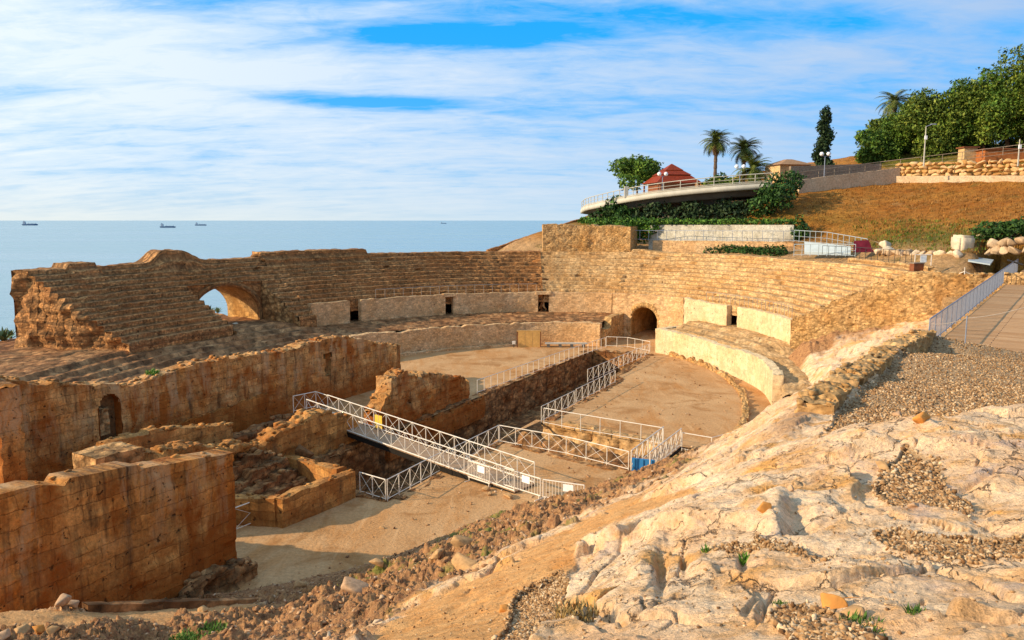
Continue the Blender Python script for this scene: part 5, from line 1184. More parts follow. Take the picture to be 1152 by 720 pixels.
# ------------------------------------------------------------------ viaduct balcony with its railing
VP = [(653, 236, 124), (657, 232.5, 118), (672, 229, 111), (700, 223, 105), (735, 217.5, 101), (775, 213, 98), (815, 209.5, 96), (869, 206, 95)]
VW = np.array([wp(*a) for a in VP]); vroot = empty('viaduct', VW[4], 'pale curved concrete viaduct terrace projecting from the hill', 'viaduct')
tq = np.linspace(0, 1, 60); cs_ = np.linspace(0, 1, len(VW)); from_ = np.stack([np.interp(tq, cs_, VW[:, k]) for k in range(3)], -1)
for _ in range(6): from_[1:-1] = (from_[:-2] + 2 * from_[1:-1] + from_[2:]) / 4
tg = np.gradient(from_, axis=0); tg[:, 2] = 0; tg /= np.linalg.norm(tg, axis=1)[:, None]; bk = np.stack([-tg[:, 1], tg[:, 0], 0 * tg[:, 0]], -1)
if bk[40, 1] < 0: bk = -bk
def sweep(prof, name, mat, parent):
    P = np.stack([from_ + bk * a + np.array([0, 0, b]) for a, b in prof], 1); gb = GB(); gb.grid(P, np.zeros(P.shape[:2] + (2,))); return gb.build(name, mat, parent)
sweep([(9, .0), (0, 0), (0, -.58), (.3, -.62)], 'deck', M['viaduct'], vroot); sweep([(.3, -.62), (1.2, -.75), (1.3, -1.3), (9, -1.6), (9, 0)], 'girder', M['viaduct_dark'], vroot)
sweep([(.10, .22), (.10, .0), (.32, .0), (.32, .22), (.10, .22)], 'kerb', M['viaduct'], vroot)
for k in (7, 20, 33, 46):
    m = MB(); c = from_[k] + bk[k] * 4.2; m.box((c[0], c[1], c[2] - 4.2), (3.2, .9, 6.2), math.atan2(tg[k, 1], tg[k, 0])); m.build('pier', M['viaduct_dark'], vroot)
railing('railing', 'pale railing along the edge of the curved viaduct terrace', [tuple(from_[k] + bk[k] * .2 + [0, 0, .2]) for k in range(0, 60, 4)] + [tuple(from_[-1] + bk[-1] * .2 + [0, 0, .2])], 1.0, 2.0, 'viaduct', False, .05, group=None, mid=True)
c = from_[26] + bk[26] * .2; m = MB(); m.box((c[0], c[1], c[2] + .75), (.5, .5, 1.5)); tag(m.build('pillar', M['viaduct']), 'short pale pillar in the viaduct railing in front of the red roof', 'pillar')
# underside slope
# pavilion with a tiered red roof
def frustum(m, c, z0, z1, r0, r1, rz=.4):
    vs = [(c[0] + r * math.cos(rz + k * math.pi / 2), c[1] + r * math.sin(rz + k * math.pi / 2), z) for z, r in ((z0, r0), (z1, r1)) for k in range(4)]
    m.add(vs, [(k, (k + 1) % 4, 4 + (k + 1) % 4, 4 + k) for k in range(4)] + [(3, 2, 1, 0), (4, 5, 6, 7)])
c = wp(755, 211, 108); zt = c[2]; u_px = 108 / F
proot = empty('pavilion', c, 'small pavilion with a tiered red roof behind the viaduct railing', 'pavilion')
for nm, (za, zb, ra, rb) in (('lower_roof', (.55, 1.7, 4.4, 2.5)), ('upper_roof', (1.62, 2.3, 2.9, 1.5)), ('roof_cap', (2.25, 3.15, 1.75, .08))):
    m = MB(); frustum(m, c, zt + za, zt + zb, ra, rb, .95); m.build(nm, M['red_roof'], proot)
m = MB(); frustum(m, c, zt - 1.8, zt + .56, 3.4, 3.4, .95); m.build('wall', M['timber'], proot)
for k in range(4):
    m = MB(); a = .95 + k * math.pi / 2; m.tube((c[0] + 4.0 * math.cos(a), c[1] + 4.0 * math.sin(a), zt - 1.8), (c[0] + 4.0 * math.cos(a), c[1] + 4.0 * math.sin(a), zt + .7), .12); m.build('post', M['timber'], proot)
# lamps
def globe_lamp(label, base, hgt, n=2):
    root = empty('street_lamp', base, label, 'lamp', None); b = Vector(base); m = MB(); m.tube(b, b + Vector((0, 0, hgt)), .06, .045); m.build('pole', M['galv'], root)
    for sg in (-1, 1):
        m = MB(); m.tube(b + Vector((0, 0, hgt)), b + Vector((sg * .42, 0, hgt + .1)), .03); m.build('arm', M['galv'], root)
        V, Fc = ico(2); npmesh('globe', V * .26 + np.array([base[0] + sg * .42, base[1], base[2] + hgt + .3]), Fc, M['lamp'], root, None, None, True)
globe_lamp('twin globe lamp on the viaduct in front of the red roof', wp(745, 216, 101), 1.5 * 1.3)
globe_lamp('twin globe lamp in front of the dark cypress', wp(927, 201, 99), 2.7)
globe_lamp('twin globe lamp on the viaduct beside the palms', wp(832, 209, 97), 2.0)
def pole(label, base, hgt, arm=True):
    root = empty('street_lamp', base, label, 'lamp', None); b = Vector(base); m = MB(); m.tube(b, b + Vector((0, 0, hgt)), .09, .05, 8); m.build('pole', M['viaduct'], root)
    if arm:
        m = MB(); m.tube(b + Vector((0, 0, hgt)), b + Vector((.7, 0, hgt + .25)), .04); m.build('arm', M['galv'], root); m = MB(); m.box((b.x + .85, b.y, b.z + hgt + .27), (.6, .22, .12)); m.build('lamp_head', M['galv'], root)
    m = MB(); m.box((b.x, b.y - .12, b.z + hgt * .72), (.26, .16, .45)); m.build('fitting', M['lamp'], root)
pole('tall grey lamp pole with an arm above the golden boulder wall', wp(1039, 187, 95), 4.6)
pole('plain pale pole on the boulder wall near the orange shed', wp(1145, 187, 88), 2.9, False)
# trees on the viaduct
tree('round bushy green tree left of the red roofed pavilion', wp(717, 219, 116), 5.6, 4.2, M['leaf'], 9000, .2, 3, .8, None, .03, 16)
palm('tallest slim palm with a dark trunk behind the viaduct', wp(804, 212, 112), 6.4, 2.7, 4, True, 60)
palm('second palm with a full round head just right of the slim palm', wp(836, 212, 114), 5.4, 2.8, 5, True, 64)
palm('low broad palm at the end of the viaduct in front of the second palm', wp(846, 212, 104), 2.4, 3.0, 6, False, 66)
def bush(label, pts, rads, n, size, mat, seed, name='bush', cat='bush', group=None):
    c = np.mean(np.asarray(pts, float), 0); root = empty(name, c - [0, 0, 1], label, cat, group); leaves('foliage', pts, rads, n, size, M[mat], root, seed)
    m = MB()
    for p in pts[::2]:
        for k in range(3): m.tube((p[0] + .1 * k, p[1], p[2] - 1.0), (p[0] + .3 * (k - 1), p[1] + .1, p[2] + .1), .05, .02, 5)
    m.build('stem', M['bark'], root); return root
bush('low dark shrub between the red roof and slim palm', [wp(812, 203, 106), wp(806, 205, 106)], [(1.0, 1, .9), (1.0, 1, .8)], 700, .2, 'hedge', 11)
bush('dry yellowish shrub below the slim palm', [wp(802, 207, 103), wp(824, 206, 103)], [(1.5, 1, .7), (1.2, 1, .7)], 900, .2, 'leaf_olive', 12)
bush('dark green shrub draping the end of the viaduct', [wp(872, 213, 93), wp(886, 207, 94), wp(880, 220, 92), wp(864, 224, 93), wp(895, 203, 96), wp(856, 232, 94)], [1.7, 1.5, 1.6, 1.5, 1.1, 1.5], 4200, .18, 'hedge', 13)
bush('dark ivy hanging below the left end of the viaduct', [wp(688, 240, 108), wp(698, 236, 107), wp(704, 247, 105), wp(675, 246, 110)], [(1.3, 1, 2.0), (1.5, 1, 2.0), (1.6, 1, 1.8), (1.5, 1, 1.3)], 2600, .24, 'hedge', 14)
bush('dark thicket under the middle of the viaduct', [wp(x_, y_, 103 - .06 * (x_ - 720)) for x_, y_ in ((725, 244), (745, 240), (765, 244), (785, 239), (805, 243), (825, 238), (842, 240), (775, 234), (735, 236), (812, 232))], [(1.7, 1.5, 1.4)] * 7 + [(1.2, 1.2, .9)] * 3, 4500, .2, 'leaf_dark', 15)
bush('bright green ivy spilling over the left end of the pale retaining wall', [wp(690, 252, 99), wp(705, 256, 97), wp(722, 252, 97), wp(735, 255, 96), (wp(712, 266, 97)), wp(728, 264, 96.5), wp(672, 250, 102), wp(660, 248, 105)], [(1.8, 1, .7), (1.8, 1, 1.0), (1.8, 1, .9), (1.3, 1, .9), (1.5, .8, .8), (1.3, .8, .8), (1.5, 1, .5), (1.2, 1, .4)], 4200, .18, 'ivy', 16)
bush('strip of ivy along the top of the pale retaining wall', [wp(x_, 249.5, 96 - (x_ - 740) * .05) for x_ in range(745, 895, 14)], [(1.3, 1, .38)] * 11, 2600, .16, 'ivy', 17)
bush('dark shrub at the right end of the pale retaining wall', [wp(898, 254, 88), wp(904, 259, 87), wp(896, 262, 87.5)], [(.8, .8, 1.0), (.7, .7, .8), (.7, .7, .8)], 900, .16, 'hedge', 18)
# clipped hedge behind the seats
hp = [wp(x_, 282 + (x_ - 775) * .02, 93.5 - (x_ - 775) * .085) for x_ in range(775, 885, 8)]
bush('long clipped dark hedge in front of the pale retaining wall', hp, [(.75, .6, .70)] * len(hp), 6500, .12, 'hedge', 19, 'hedge', 'hedge')
# retaining wall and paths behind the seats
a, b = wp(731, 272, 96.5), wp(893, 274, 87.8); zt0, zt1 = wp(731, 253, 96.5)[2], wp(893, 253, 87.8)[2]
tag(wall('retaining_wall', [a[:2], b[:2]], .8, lambda S: np.linspace(zt0, zt1, len(S)), 8.5, M['concrete'], 301, (), .3, .2, (3, 2), .01, .01, None, .01), 'pale concrete retaining wall below the viaduct', 'wall')
def pave(name, poly, mat, t=.15):
    m = MB(); P_ = [np.asarray(p) for p in poly]; m.add([p for p in P_] + [p - [0, 0, t] for p in P_], [tuple(range(len(P_)))] + [(k, (k + 1) % len(P_), len(P_) + (k + 1) % len(P_), len(P_) + k) for k in range(len(P_))]); return m.build(name, M[mat])
tag(wall('brown_wall', [wp(735, 277, 94.8)[:2], wp(893, 280, 86.5)[:2]], .5, lambda S: np.linspace(wp(735, 270.5, 94.8)[2], wp(893, 272, 86.5)[2], len(S)), 8, M['ring'], 303, (), .3, .2, (1, .5), .02, .05, None, .02), 'low tan wall between the hedge and the pale retaining wall', 'wall')
railing('railing', 'pale railing in front of the concrete retaining wall', [wp(700, 270, 95.5), wp(760, 270.5, 93.4), wp(893, 272, 86)], 1.15, 1.1, 'galv', False, .026, group=None)
railing('railing', 'pale blue railing of the upper ramp right of the concrete wall', [wp(893, 272, 86), wp(930, 275, 81), wp(955, 280, 77), wp(975, 284, 74)], 1.25, .95, 'glassblue', False, .03, group=None, mid=True)
railing('railing', 'pale blue railing of the lower ramp above the sunlit seats', [wp(893, 288, 78), wp(930, 288, 75.5), wp(962, 289, 73)], 1.15, .95, 'glassblue', False, .028, group=None, mid=True)
m = MB(); q = [wp(905, 283, 80), wp(957, 284.5, 75), wp(957, 277, 75.6), wp(905, 272, 81)]
tag(pave('ramp', [q[0], q[1], q[2], q[3]], 'glassblue', .25), 'pale blue ramp deck between the two blue railings', 'ramp')
q = [wp(960, 284, 73.4), wp(983, 283.5, 73), wp(977, 270, 73.6), wp(961, 271, 74)]
m = MB(); m.add(q + [p + np.array([0, .08, 0]) for p in q], [(0, 1, 2, 3), (7, 6, 5, 4), (0, 4, 5, 1), (1, 5, 6, 2), (2, 6, 7, 3), (3, 7, 4, 0)]); tag(m.build('banner', M['magenta']), 'dark magenta banner tied to the blue ramp railing', 'banner')
bx = onY(1031, 304, 60); kr = empty('utility_cabinet', bx, 'small brown cabinet standing at the back of the sunlit seats', 'cabinet')
m = MB(); m.box((bx[0], bx[1], bx[2] + .1), (.85, .5, .85), .2); m.build('body', M['timber'], kr); m = MB(); m.box((bx[0], bx[1], bx[2] + .55), (.95, .6, .07), .2); m.build('lid', M['brownwall'], kr)
wr = empty('notice_stand', wp(1038, 300, 63), 'white notice frame on the path above the end of the seats', 'notice'); p = wp(1038, 300, 63); m = MB()
for k in (-.65, .65): m.tube((p[0] + k, p[1], p[2]), (p[0] + k, p[1], p[2] + .95), .035)
m.tube((p[0] - .65, p[1], p[2] + .95), (p[0] + .65, p[1], p[2] + .95), .035); m.build('frame', M['white'], wr); m = MB(); m.box((p[0], p[1] - .04, p[2] + .62), (.5, .02, .55)); m.build('notice', M['paper'], wr)
p = wp(1085, 308, 52); tr_ = empty('tripod_sign', p, 'small white tripod stand on the rubble beside the metal fence', 'stand'); m = MB()
m.tube(p, p + [0, 0, .42], .025); m.build('post', M['white'], tr_); m = MB()
for k in range(3): m.tube(p + [0, 0, .15], p + [.35 * math.cos(k * 2.1), .35 * math.sin(k * 2.1), 0], .025)
m.build('legs', M['white'], tr_)
p = wp(1117, 290, 62); tag(pave('panel', [wp(1089, 293, 63), wp(1114, 297, 61), wp(1118, 292, 64), wp(1090, 288, 67)], 'glassblue', .1), 'pale blue green slab lying at the foot of the hill', 'slab')
# hill top: plain walls, boulder wall, house
a, b = wp(895, 213, 99), wp(1012, 205, 101.5)
tag(wall('retaining_wall', [wp(897, 214, 98)[:2], wp(925, 211, 99)[:2], wp(1010, 204, 101.5)[:2]], .7, lambda S: np.interp(S, [0, 3.5, 9, 14], [wp(897, 203, 98)[2], wp(925, 199, 99)[2], wp(975, 194, 100.5)[2], wp(1010, 189, 101.5)[2]]), 15.5, M['palewall'], 311, (), .3, .2, (5, 5), .01, .02, None, .01), 'smooth tan retaining wall at the crest of the hill below the cypress', 'wall')
tag(wall('boundary_wall', [wp(888, 206, 101)[:2], wp(990, 196, 105)[:2]], .4, lambda S: np.linspace(wp(888, 187, 101)[2], wp(990, 184, 105)[2], len(S)), 16.5, M['brownwall'], 312, (), .3, .2, (5, 5), .01, .02, None, .01), 'dark brown boundary wall under the cypress', 'wall')
hr = empty('house', wp(884, 207, 112), 'small ochre house with a low tiled roof at the end of the viaduct', 'house'); c = wp(886, 190.5, 112)
m = MB(); m.box((c[0], c[1], c[2] - 1.2), (4.6, 4, 3.4), .2); m.build('wall', M['ochre'], hr); m = MB(); frustum(m, (c[0], c[1]), c[2] + .5, c[2] + 1.35, 3.7, .6, .2 + math.pi / 4); m.build('roof', M['tan_roof'], hr)
m = MB(); m.box((c[0] + .2, c[1] - 2.02, c[2] - .6), (.8, .1, 1.0), .2); m.build('window', M['darkmetal'], hr)
# boulder wall: each course separate blocks joined as the wall's own stones
def boulders(name, label, p0, p1, rows, hgt, mat, seed, cat='wall'):
    rg = np.random.default_rng(seed); p0 = np.asarray(p0); p1 = np.asarray(p1); L_ = np.linalg.norm(p1 - p0); Vs = []; Fs = []; n_ = 0; ang = math.atan2(p1[1] - p0[1], p1[0] - p0[0])
    for r_ in range(rows):
        s = rg.uniform(0, .4)
        while s < L_:
            w_ = rg.uniform(.45, 1.15); c = p0 + (p1 - p0) * ((s + w_ / 2) / L_) + np.array([0, r_ * .15 + rg.uniform(-.1, .1), hgt * (r_ + .5)])
            V, Fc = rock_arr(c, (w_ * .66, .6, hgt * rg.uniform(.55, .85)), int(rg.integers(1e6)), 3, .3, ang + rg.uniform(-.2, .2)); Vs.append(V); Fs.append(Fc + n_); n_ += len(V); s += w_ * .96
    return tag(npmesh(name, np.concatenate(Vs), np.concatenate(Fs), mat), label, cat)
boulders('boulder_wall', 'golden boulder wall along the hilltop below the trees', wp(1008, 200, 102), wp(1200, 197, 86), 4, .47, M['block_gold'], 1)
tag(wall('wall_footing', [wp(1005, 204, 101.5)[:2], wp(1200, 201, 85.7)[:2]], .5, lambda S: np.linspace(wp(1005, 198, 101.5)[2], wp(1200, 197, 85.7)[2], len(S)), 15.5, M['palewall'], 322, (), .3, .2, (5, 5), .02, .05, None, .02), 'plain tan footing under the golden boulder wall', 'footing')
boulders('boulder_row', 'row of pale boulders at the foot of the hill by the ramp', wp(985, 287, 73), wp(1075, 291, 65), 1, .62, M['block_pale'], 2, 'boulders')
boulders('boulder_wall', 'pale boulder wall at the foot of the hill under the dark hedge', wp(1108, 287, 65.5), wp(1190, 283, 60), 2, .62, M['block_pale'], 3)
boulders('boulder_row', 'upper row of pale boulders close under the dark hedge', wp(1092, 273, 70), wp(1190, 275, 63), 1, .7, M['block_pale'], 4, 'boulders')
def hewn(c, size, seed, rz):
    bm = bmesh.new(); bmesh.ops.create_cube(bm, size=2.0); rg = np.random.default_rng(seed)
    for v in bm.verts: v.co = Vector([v.co[k] * (1 + rg.uniform(-.16, .1)) for k in range(3)])
    bmesh.ops.bevel(bm, geom=list(bm.edges), offset=.22, segments=2, affect='EDGES'); bmesh.ops.triangulate(bm, faces=list(bm.faces)); bmesh.ops.subdivide_edges(bm, edges=list(bm.edges), cuts=2, use_grid_fill=True); bmesh.ops.triangulate(bm, faces=list(bm.faces)); bm.verts.index_update()
    V = np.array([v.co[:] for v in bm.verts]); Fc = np.array([[v.index for v in f.verts] for f in bm.faces]); bm.free()
    D = V * (1 + .10 * fbm(V[:, 0] * 1.8 + V[:, 2], V[:, 1] * 1.8 - V[:, 2], seed, 4))[:, None] * np.asarray(size); ca, sa = math.cos(rz), math.sin(rz)
    return np.stack([D[:, 0] * ca - D[:, 1] * sa, D[:, 0] * sa + D[:, 1] * ca, D[:, 2]], -1) + np.asarray(c), Fc
V, Fc = hewn(wp(1083, 277, 66.5), (.72, .6, 1.0), 77, .2); tag(npmesh('stone_block', V, Fc, M['boulder_pale'], None), 'large upright pale stone block standing at the foot of the hill', 'stone')
for i, (px, py, Y, s_, lb) in enumerate(((1001, 284, 72, .95, 'large pale boulder leaning on the hill right of the magenta banner'), (994, 276, 74, .8, 'pale boulder higher up the slope beside the magenta banner'), (1098, 270, 71, .6, 'pale rounded boulder right of the upright stone block'))):
    V, Fc = rock_arr(wp(px, py, Y), (s_, s_ * .8, s_ * .75), 90 + i, 3, .1, .5 * i); tag(npmesh('boulder', V, Fc, M['boulder_pale'], None, None, None, True), lb, 'boulder')
hp = [wp(x_, 262 - 9 * math.sin((x_ - 1100) / 110 * 1.6), 68 - (x_ - 1100) * .07) for x_ in range(1108, 1200, 9)]
bush('dark green hedge on the hillside at the right', hp, [(1.0, .9, .75)] * len(hp), 5500, .14, 'hedge', 21, 'hedge', 'hedge')
bush('olive green low shrubs on the slope by the pale boulders', [wp(1024, 268, 77), wp(1040, 262, 79), wp(1012, 275, 75), wp(1055, 258, 80)], [(1.3, 1, .5), (1.3, 1, .45), (1.1, 1, .45), (1.0, 1, .35)], 1500, .14, 'leaf_olive', 22)
# cypress and the hilltop trees
croot = empty('cypress_tree', wp(926, 200, 108), 'tall dark ragged cypress at the end of the boundary wall', 'tree'); c = wp(926, 184, 108)
cs = [(c[0] + random.uniform(-.35, .35) * (1.4 if z < 3 else .8), c[1] + random.uniform(-.5, .5), c[2] + z) for z in np.arange(-.6, 7.0, .42)]
rs = [((1.18 - .03 * k) * (.75 + .5 * random.random()), 1.1 - .03 * k, .7) for k in range(len(cs))]
leaves('crown', cs, rs, 7000, .17, M['leaf_dark'], croot, 9); trunk_limbs(c - [0, 0, 2.0], (c[0], c[1], c[2] + 6), .2, cs[::3], M['bark'], croot, 2)
palm('dark palm rising behind the hilltop trees', wp(1003, 180, 122), 8.6, 3.4, 8, False, 44, None)
TREES = [(985, 190, 111, 5.2, 3.4, 'leaf', 'lowest round tree at the left end of the hilltop trees'), (1000, 189, 116, 7.6, 4.0, 'leaf_olive', 'light green loose tree in front of the tall hilltop palm'), (1024, 186, 112, 8.6, 4.4, 'leaf', 'mid height tree right of the hilltop palm'),
      (1050, 184, 108, 9.4, 4.6, 'leaf_olive', 'broad tree behind the tall grey lamp pole'), (1078, 180, 108, 10.2, 4.7, 'leaf', 'dense tree between the lamp pole and orange shed'), (1106, 177, 106, 10.3, 4.8, 'leaf_olive', 'tall tree above the orange shed'),
      (1132, 174, 104, 11.4, 5.0, 'leaf', 'second tallest hilltop tree near the pale pole'), (1162, 172, 102, 12.4, 5.2, 'leaf_olive', 'tallest hilltop tree cut by the right edge'), (1192, 172, 100, 12.5, 5.0, 'leaf', 'hilltop tree beyond the right edge')]
for i, (px, py, Y, h_, r_, mt, lb) in enumerate(TREES): tree(lb, wp(px, py, Y), h_, r_, M[mt], 24000, .165, 40 + i, .8, 'trees on the hilltop', .02, 24)
sh = empty('shed', wp(1128, 184, 98), 'long low orange brick shed under the hilltop trees', 'shed'); c = wp(1128, 176, 98)
m = MB(); m.box((c[0], c[1], c[2]), (5.2, 2.4, 1.5), -.1); m.build('wall', M['brick'], sh); m = MB(); m.box((c[0], c[1], c[2] + .8), (5.6, 2.8, .14), -.1); m.build('roof', M['timber'], sh)
kq = wp(1088, 180, 100); kk_ = empty('kiosk', kq, 'small cream kiosk between the hilltop trees', 'kiosk'); m = MB(); m.box((kq[0], kq[1], kq[2] + .3), (1.6, 1.4, 2.2)); m.build('wall', M['ochre'], kk_); m = MB(); m.box((kq[0], kq[1], kq[2] + 1.5), (2.0, 1.8, .16)); m.build('roof', M['timber'], kk_)
railing('railing', 'long dark railing along the hilltop path', [wp(885, 205, 99), wp(990, 191, 103), wp(1060, 183, 99), wp(1152, 172, 94)], 1.0, 2.2, 'brownwall', False, .035, group=None, mid=True)
# sloping wall edge running down to the sea left of the tall block
tag(wall('parapet_wall', [wp(548, 283, 112)[:2], wp(652, 251, 122)[:2]], .5, lambda S: np.linspace(wp(548, 281, 112)[2], wp(652, 246, 122)[2], len(S)), -2, M['bank_shade'], 331, (), .4, .3, (1, .5), .03, .1, None, .05), 'brown sloping parapet running up to the left end of the viaduct', 'wall')

# ------------------------------------------------------------------ ships on the horizon
def ship(label, px, py, L_, facing=1):
    d_ = ray(px, py); p = d_ * ((-9 - H) / d_[2]); p[2] = -9; root = empty('ship', p, label, 'ship', 'ships on the horizon'); x, y = p[0], p[1]; m = MB()
    hb = [(-.5, 0), (-.46, 1), (.46, 1), (.5, 0), (.48, -.1), (-.48, -.1)]
    b = L_ * .08
    out_ = [(-.5, -.8), (-.3, -1), (.3, -1), (.5, 0), (.3, 1), (-.3, 1), (-.5, .8)]; top_ = [(x + facing * L_ * a, y + b * c) for a, c in out_]; bot_ = [(x + facing * L_ * a * .93, y + b * c * .8) for a, c in out_]; n_ = len(out_)
    m.add([(q[0], q[1], -10) for q in bot_] + [(q[0], q[1], -9 + L_ * .085) for q in top_], [tuple(range(n_)), tuple(range(n_, 2 * n_))] + [(k, (k + 1) % n_, n_ + (k + 1) % n_, n_ + k) for k in range(n_)]); m.build('hull', M['hull'], root)
    m = MB(); m.box((x - facing * L_ * .36, y, -9 + L_ * .15), (L_ * .13, b * 1.4, L_ * .15)); m.box((x - facing * L_ * .37, y, -9 + L_ * .24), (L_ * .08, b, L_ * .05)); m.build('superstructure', M['superstructure'], root)
    m = MB(); m.tube((x - facing * L_ * .40, y, -9 + L_ * .2), (x - facing * L_ * .40, y, -9 + L_ * .30), L_ * .018); m.build('funnel', M['hull'], root)
    m = MB()
    for k in (-.1, .12, .34): m.tube((x + facing * L_ * k, y, -9 + L_ * .08), (x + facing * L_ * k, y, -9 + L_ * .17), L_ * .007)
    m.box((x + facing * L_ * .1, y, -9 + L_ * .095), (L_ * .56, b, L_ * .03)); m.build('masts', M['hull'], root)
ship('small blue grey tanker at the far left of the horizon', 34, 253.6, 70, 1)
ship('nearest blue tanker, left of middle on the sea', 189, 256.2, 48, 1)
ship('faint small tanker just right of the nearest one', 226, 253.8, 50, 1)
ship('tiny distant ship seen bow on near the middle of the horizon', 499, 251.6, 40, 1)
# ------------------------------------------------------------------ loose stone, gravel, rubble, weeds
def scatter(name, pts, sizes, mat, seed, sub=1, flatz=.7):
    """angular stones: a few broken shapes, each turned, stretched and tilted"""
    rg = np.random.default_rng(seed); Vs, Fs, nb = [], [], 0; which = rg.integers(0, 9, len(pts))
    for q in range(9):
        ii = np.nonzero(which == q)[0]
        if not len(ii): continue
        V0, F0 = hull(int(rg.integers(8, 13)), rg); n_ = len(ii)
        D = V0[None] * (sizes[ii][:, None, None] * (np.array([1, .75, flatz]) * (1 + .6 * (rg.random((n_, 1, 3)) - .5))))
        a = rg.uniform(0, 2 * math.pi, n_); ca, sa = np.cos(a)[:, None], np.sin(a)[:, None]
        D = np.stack([D[:, :, 0] * ca - D[:, :, 1] * sa, D[:, :, 0] * sa + D[:, :, 1] * ca, D[:, :, 2]], -1)
        D[:, :, 2] += D[:, :, 0] * rg.normal(size=(n_, 1)) * .35
        Vs.append((D + pts[ii][:, None, :]).reshape(-1, 3)); Fs.append((F0[None] + (np.arange(n_) * len(V0))[:, None, None]).reshape(-1, 3) + nb); nb += n_ * len(V0)
    return npmesh(name, np.concatenate(Vs), np.concatenate(Fs), mat)
rx, ry, rz_ = TX.ravel(), TY.ravel(), TZ.ravel(); rg_ = TG.ravel(); rr_ = TR.ravel(); rd = np.hypot(rx, ry)
inview = (TPXr > -60) & (TPXr < 1230) & (TPYr < 780)
area = rd * rd                                  # cells of the polar sheet grow with distance
def pick(mask, n, seed, pw=1.0, wt=1.0):
    p = np.where(mask, area ** pw, 0.0) * wt; p /= p.sum(); return np.random.default_rng(seed).choice(len(p), n, p=p)
def place(idx, smin, smax, seed, sink=.25):
    rg = np.random.default_rng(seed); s = smin + (smax - smin) * rg.random(len(idx)) ** 2.5; j = rg.normal(size=(len(idx), 2)) * (rd[idx] * .0012)[:, None]
    return np.stack([rx[idx] + j[:, 0], ry[idx] + j[:, 1], rz_[idx] + s * sink], -1), s
gw = np.clip((rg_ - .04) / .45, 0, 1) ** 1.6
g1 = pick((rg_ > .04) & inview & (rd < 9.5), 30000, 1, .55, gw); p, s = place(g1, .004, .032, 2); tag(scatter('gravel', p, s, M['pebble'], 3, 1), 'gravel lying in the hollows of the near rock', None, None, 'stuff')
g2 = pick((rg_ > .04) & inview & (rd >= 8.5), 56000, 4, .5, gw); p, s = place(g2, .018, .05, 5); tag(scatter('gravel', p, s, M['pebble'], 6, 0 if False else 1), 'wide bed of coarse gravel beyond the rock', None, None, 'stuff')
g3 = pick((rr_ > .5) & inview & (rd > 4) & (rz_ > -.1), 9000, 7, .45); p, s = place(g3, .012, .10, 8, .0); tag(scatter('rubble', p, s, M['scree'], 9, 1, .6), 'rubble strewn over the broken slope', None, None, 'stuff')
g4 = pick((rr_ < .4) & (rg_ < .2) & inview & (rd < 12), 2600, 10, .45); p, s = place(g4, .006, .022, 11, .2); tag(scatter('gravel', p, s, M['pebble'], 12, 1), 'scattered grit on the bare rock', None, None, 'stuff')
# stray stones on the arena earth
rg = np.random.default_rng(21); X = rg.uniform(-34, 30, 900); Y = rg.uniform(6.6, 18, 900); x, y = LC(X, Y); k = (eoff(x, y) < -.6) | (X < -9)
k &= ~inpoly(X, Y, SIDE_TR) & ~inpoly(X, Y, MAIN_TR); p = np.stack([x, y, .03 + 0 * x], -1)[k]; s = .02 + .10 * rg.random(len(p)) ** 4; tag(scatter('rubble', p, s, M['scree'], 22, 1, .6), 'small stones strewn over the arena earth', None, None, 'stuff')
LOOSE = [(1040, 468, .17, 'loose_orange', 'flat orange stone lump on the rock beside the gravel bed'), (1056, 463, .11, 'loose_orange', 'small orange stone right of the flat orange lump'), (1010, 462, .13, 'loose_pink', 'pinkish grey stone left of the flat orange lump'),
 (938, 676, .10, 'loose_orange', 'bright orange stone lump beside the weeds in the near hollow'), (962, 690, .09, 'loose', 'upright tan stone right of the bright orange lump'), (932, 697, .06, 'loose_pink', 'flat pink stone below the bright orange lump'), (946, 706, .055, 'loose', 'small pale stone in front of the upright tan stone'),
 (567, 682, .08, 'loose_orange', 'reddish orange stone alone on the sandy slope'), (1030, 566, .07, 'loose_pink', 'pink flat stone at the lower end of the gravel pocket'), (994, 520, .12, 'loose', 'tan stone at the upper left of the gravel pocket'), (614, 688, .07, 'loose_pink', 'pale pink stone in the left gravel hollow'),
 (862, 568, .10, 'loose_orange', 'orange brown stone on the upper rock behind the cleft'), (890, 545, .08, 'loose_pink', 'small reddish stone on the pale upper rock'), (520, 634, .38, 'loose', 'big tan boulder at the edge of the courtyard rubble'), (515, 608, .40, 'loose', 'leaning slab at the top of the courtyard rubble edge'),
 (495, 620, .30, 'loose', 'dark tan boulder between the leaning slab and courtyard earth'), (418, 634, .34, 'loose', 'rounded boulder at the lower edge of the rubble slope'), (398, 660, .40, 'loose_pink', 'pinkish grey boulder half buried in the rubble slope'), (340, 655, .32, 'loose', 'orange tan boulder near the courtyard shadow'),
 (64, 678, 0.26, 'loose_pink', 'grey boulder against the near church wall'), (28, 706, 0.21, 'loose', 'left golden boulder of the bottom left pile'), (46, 704, 0.19, 'loose_orange', 'orange boulder of the bottom left pile'), (60, 707, 0.16, 'loose', 'small golden boulder ending the bottom left pile'), (8, 712, 0.19, 'loose_pink', 'pinkish boulder in the bottom left corner'),
 (232, 683, .22, 'loose', 'flat stone lying above the green weeds'), (85, 681, 0.22, 'loose_pink', 'second grey boulder right of the one against the church wall')]
for i, (px, py, s_, mt, lb) in enumerate(LOOSE):
    c = hit(px, py); V, Fc = rock_arr((c[0], c[1], c[2] + s_ * .12), (s_, s_ * .8, s_ * .62), 300 + i, 3, .2, i * .9); tag(npmesh('loose_stone', V, Fc, M[mt], None, None, None, False), lb, 'stone')
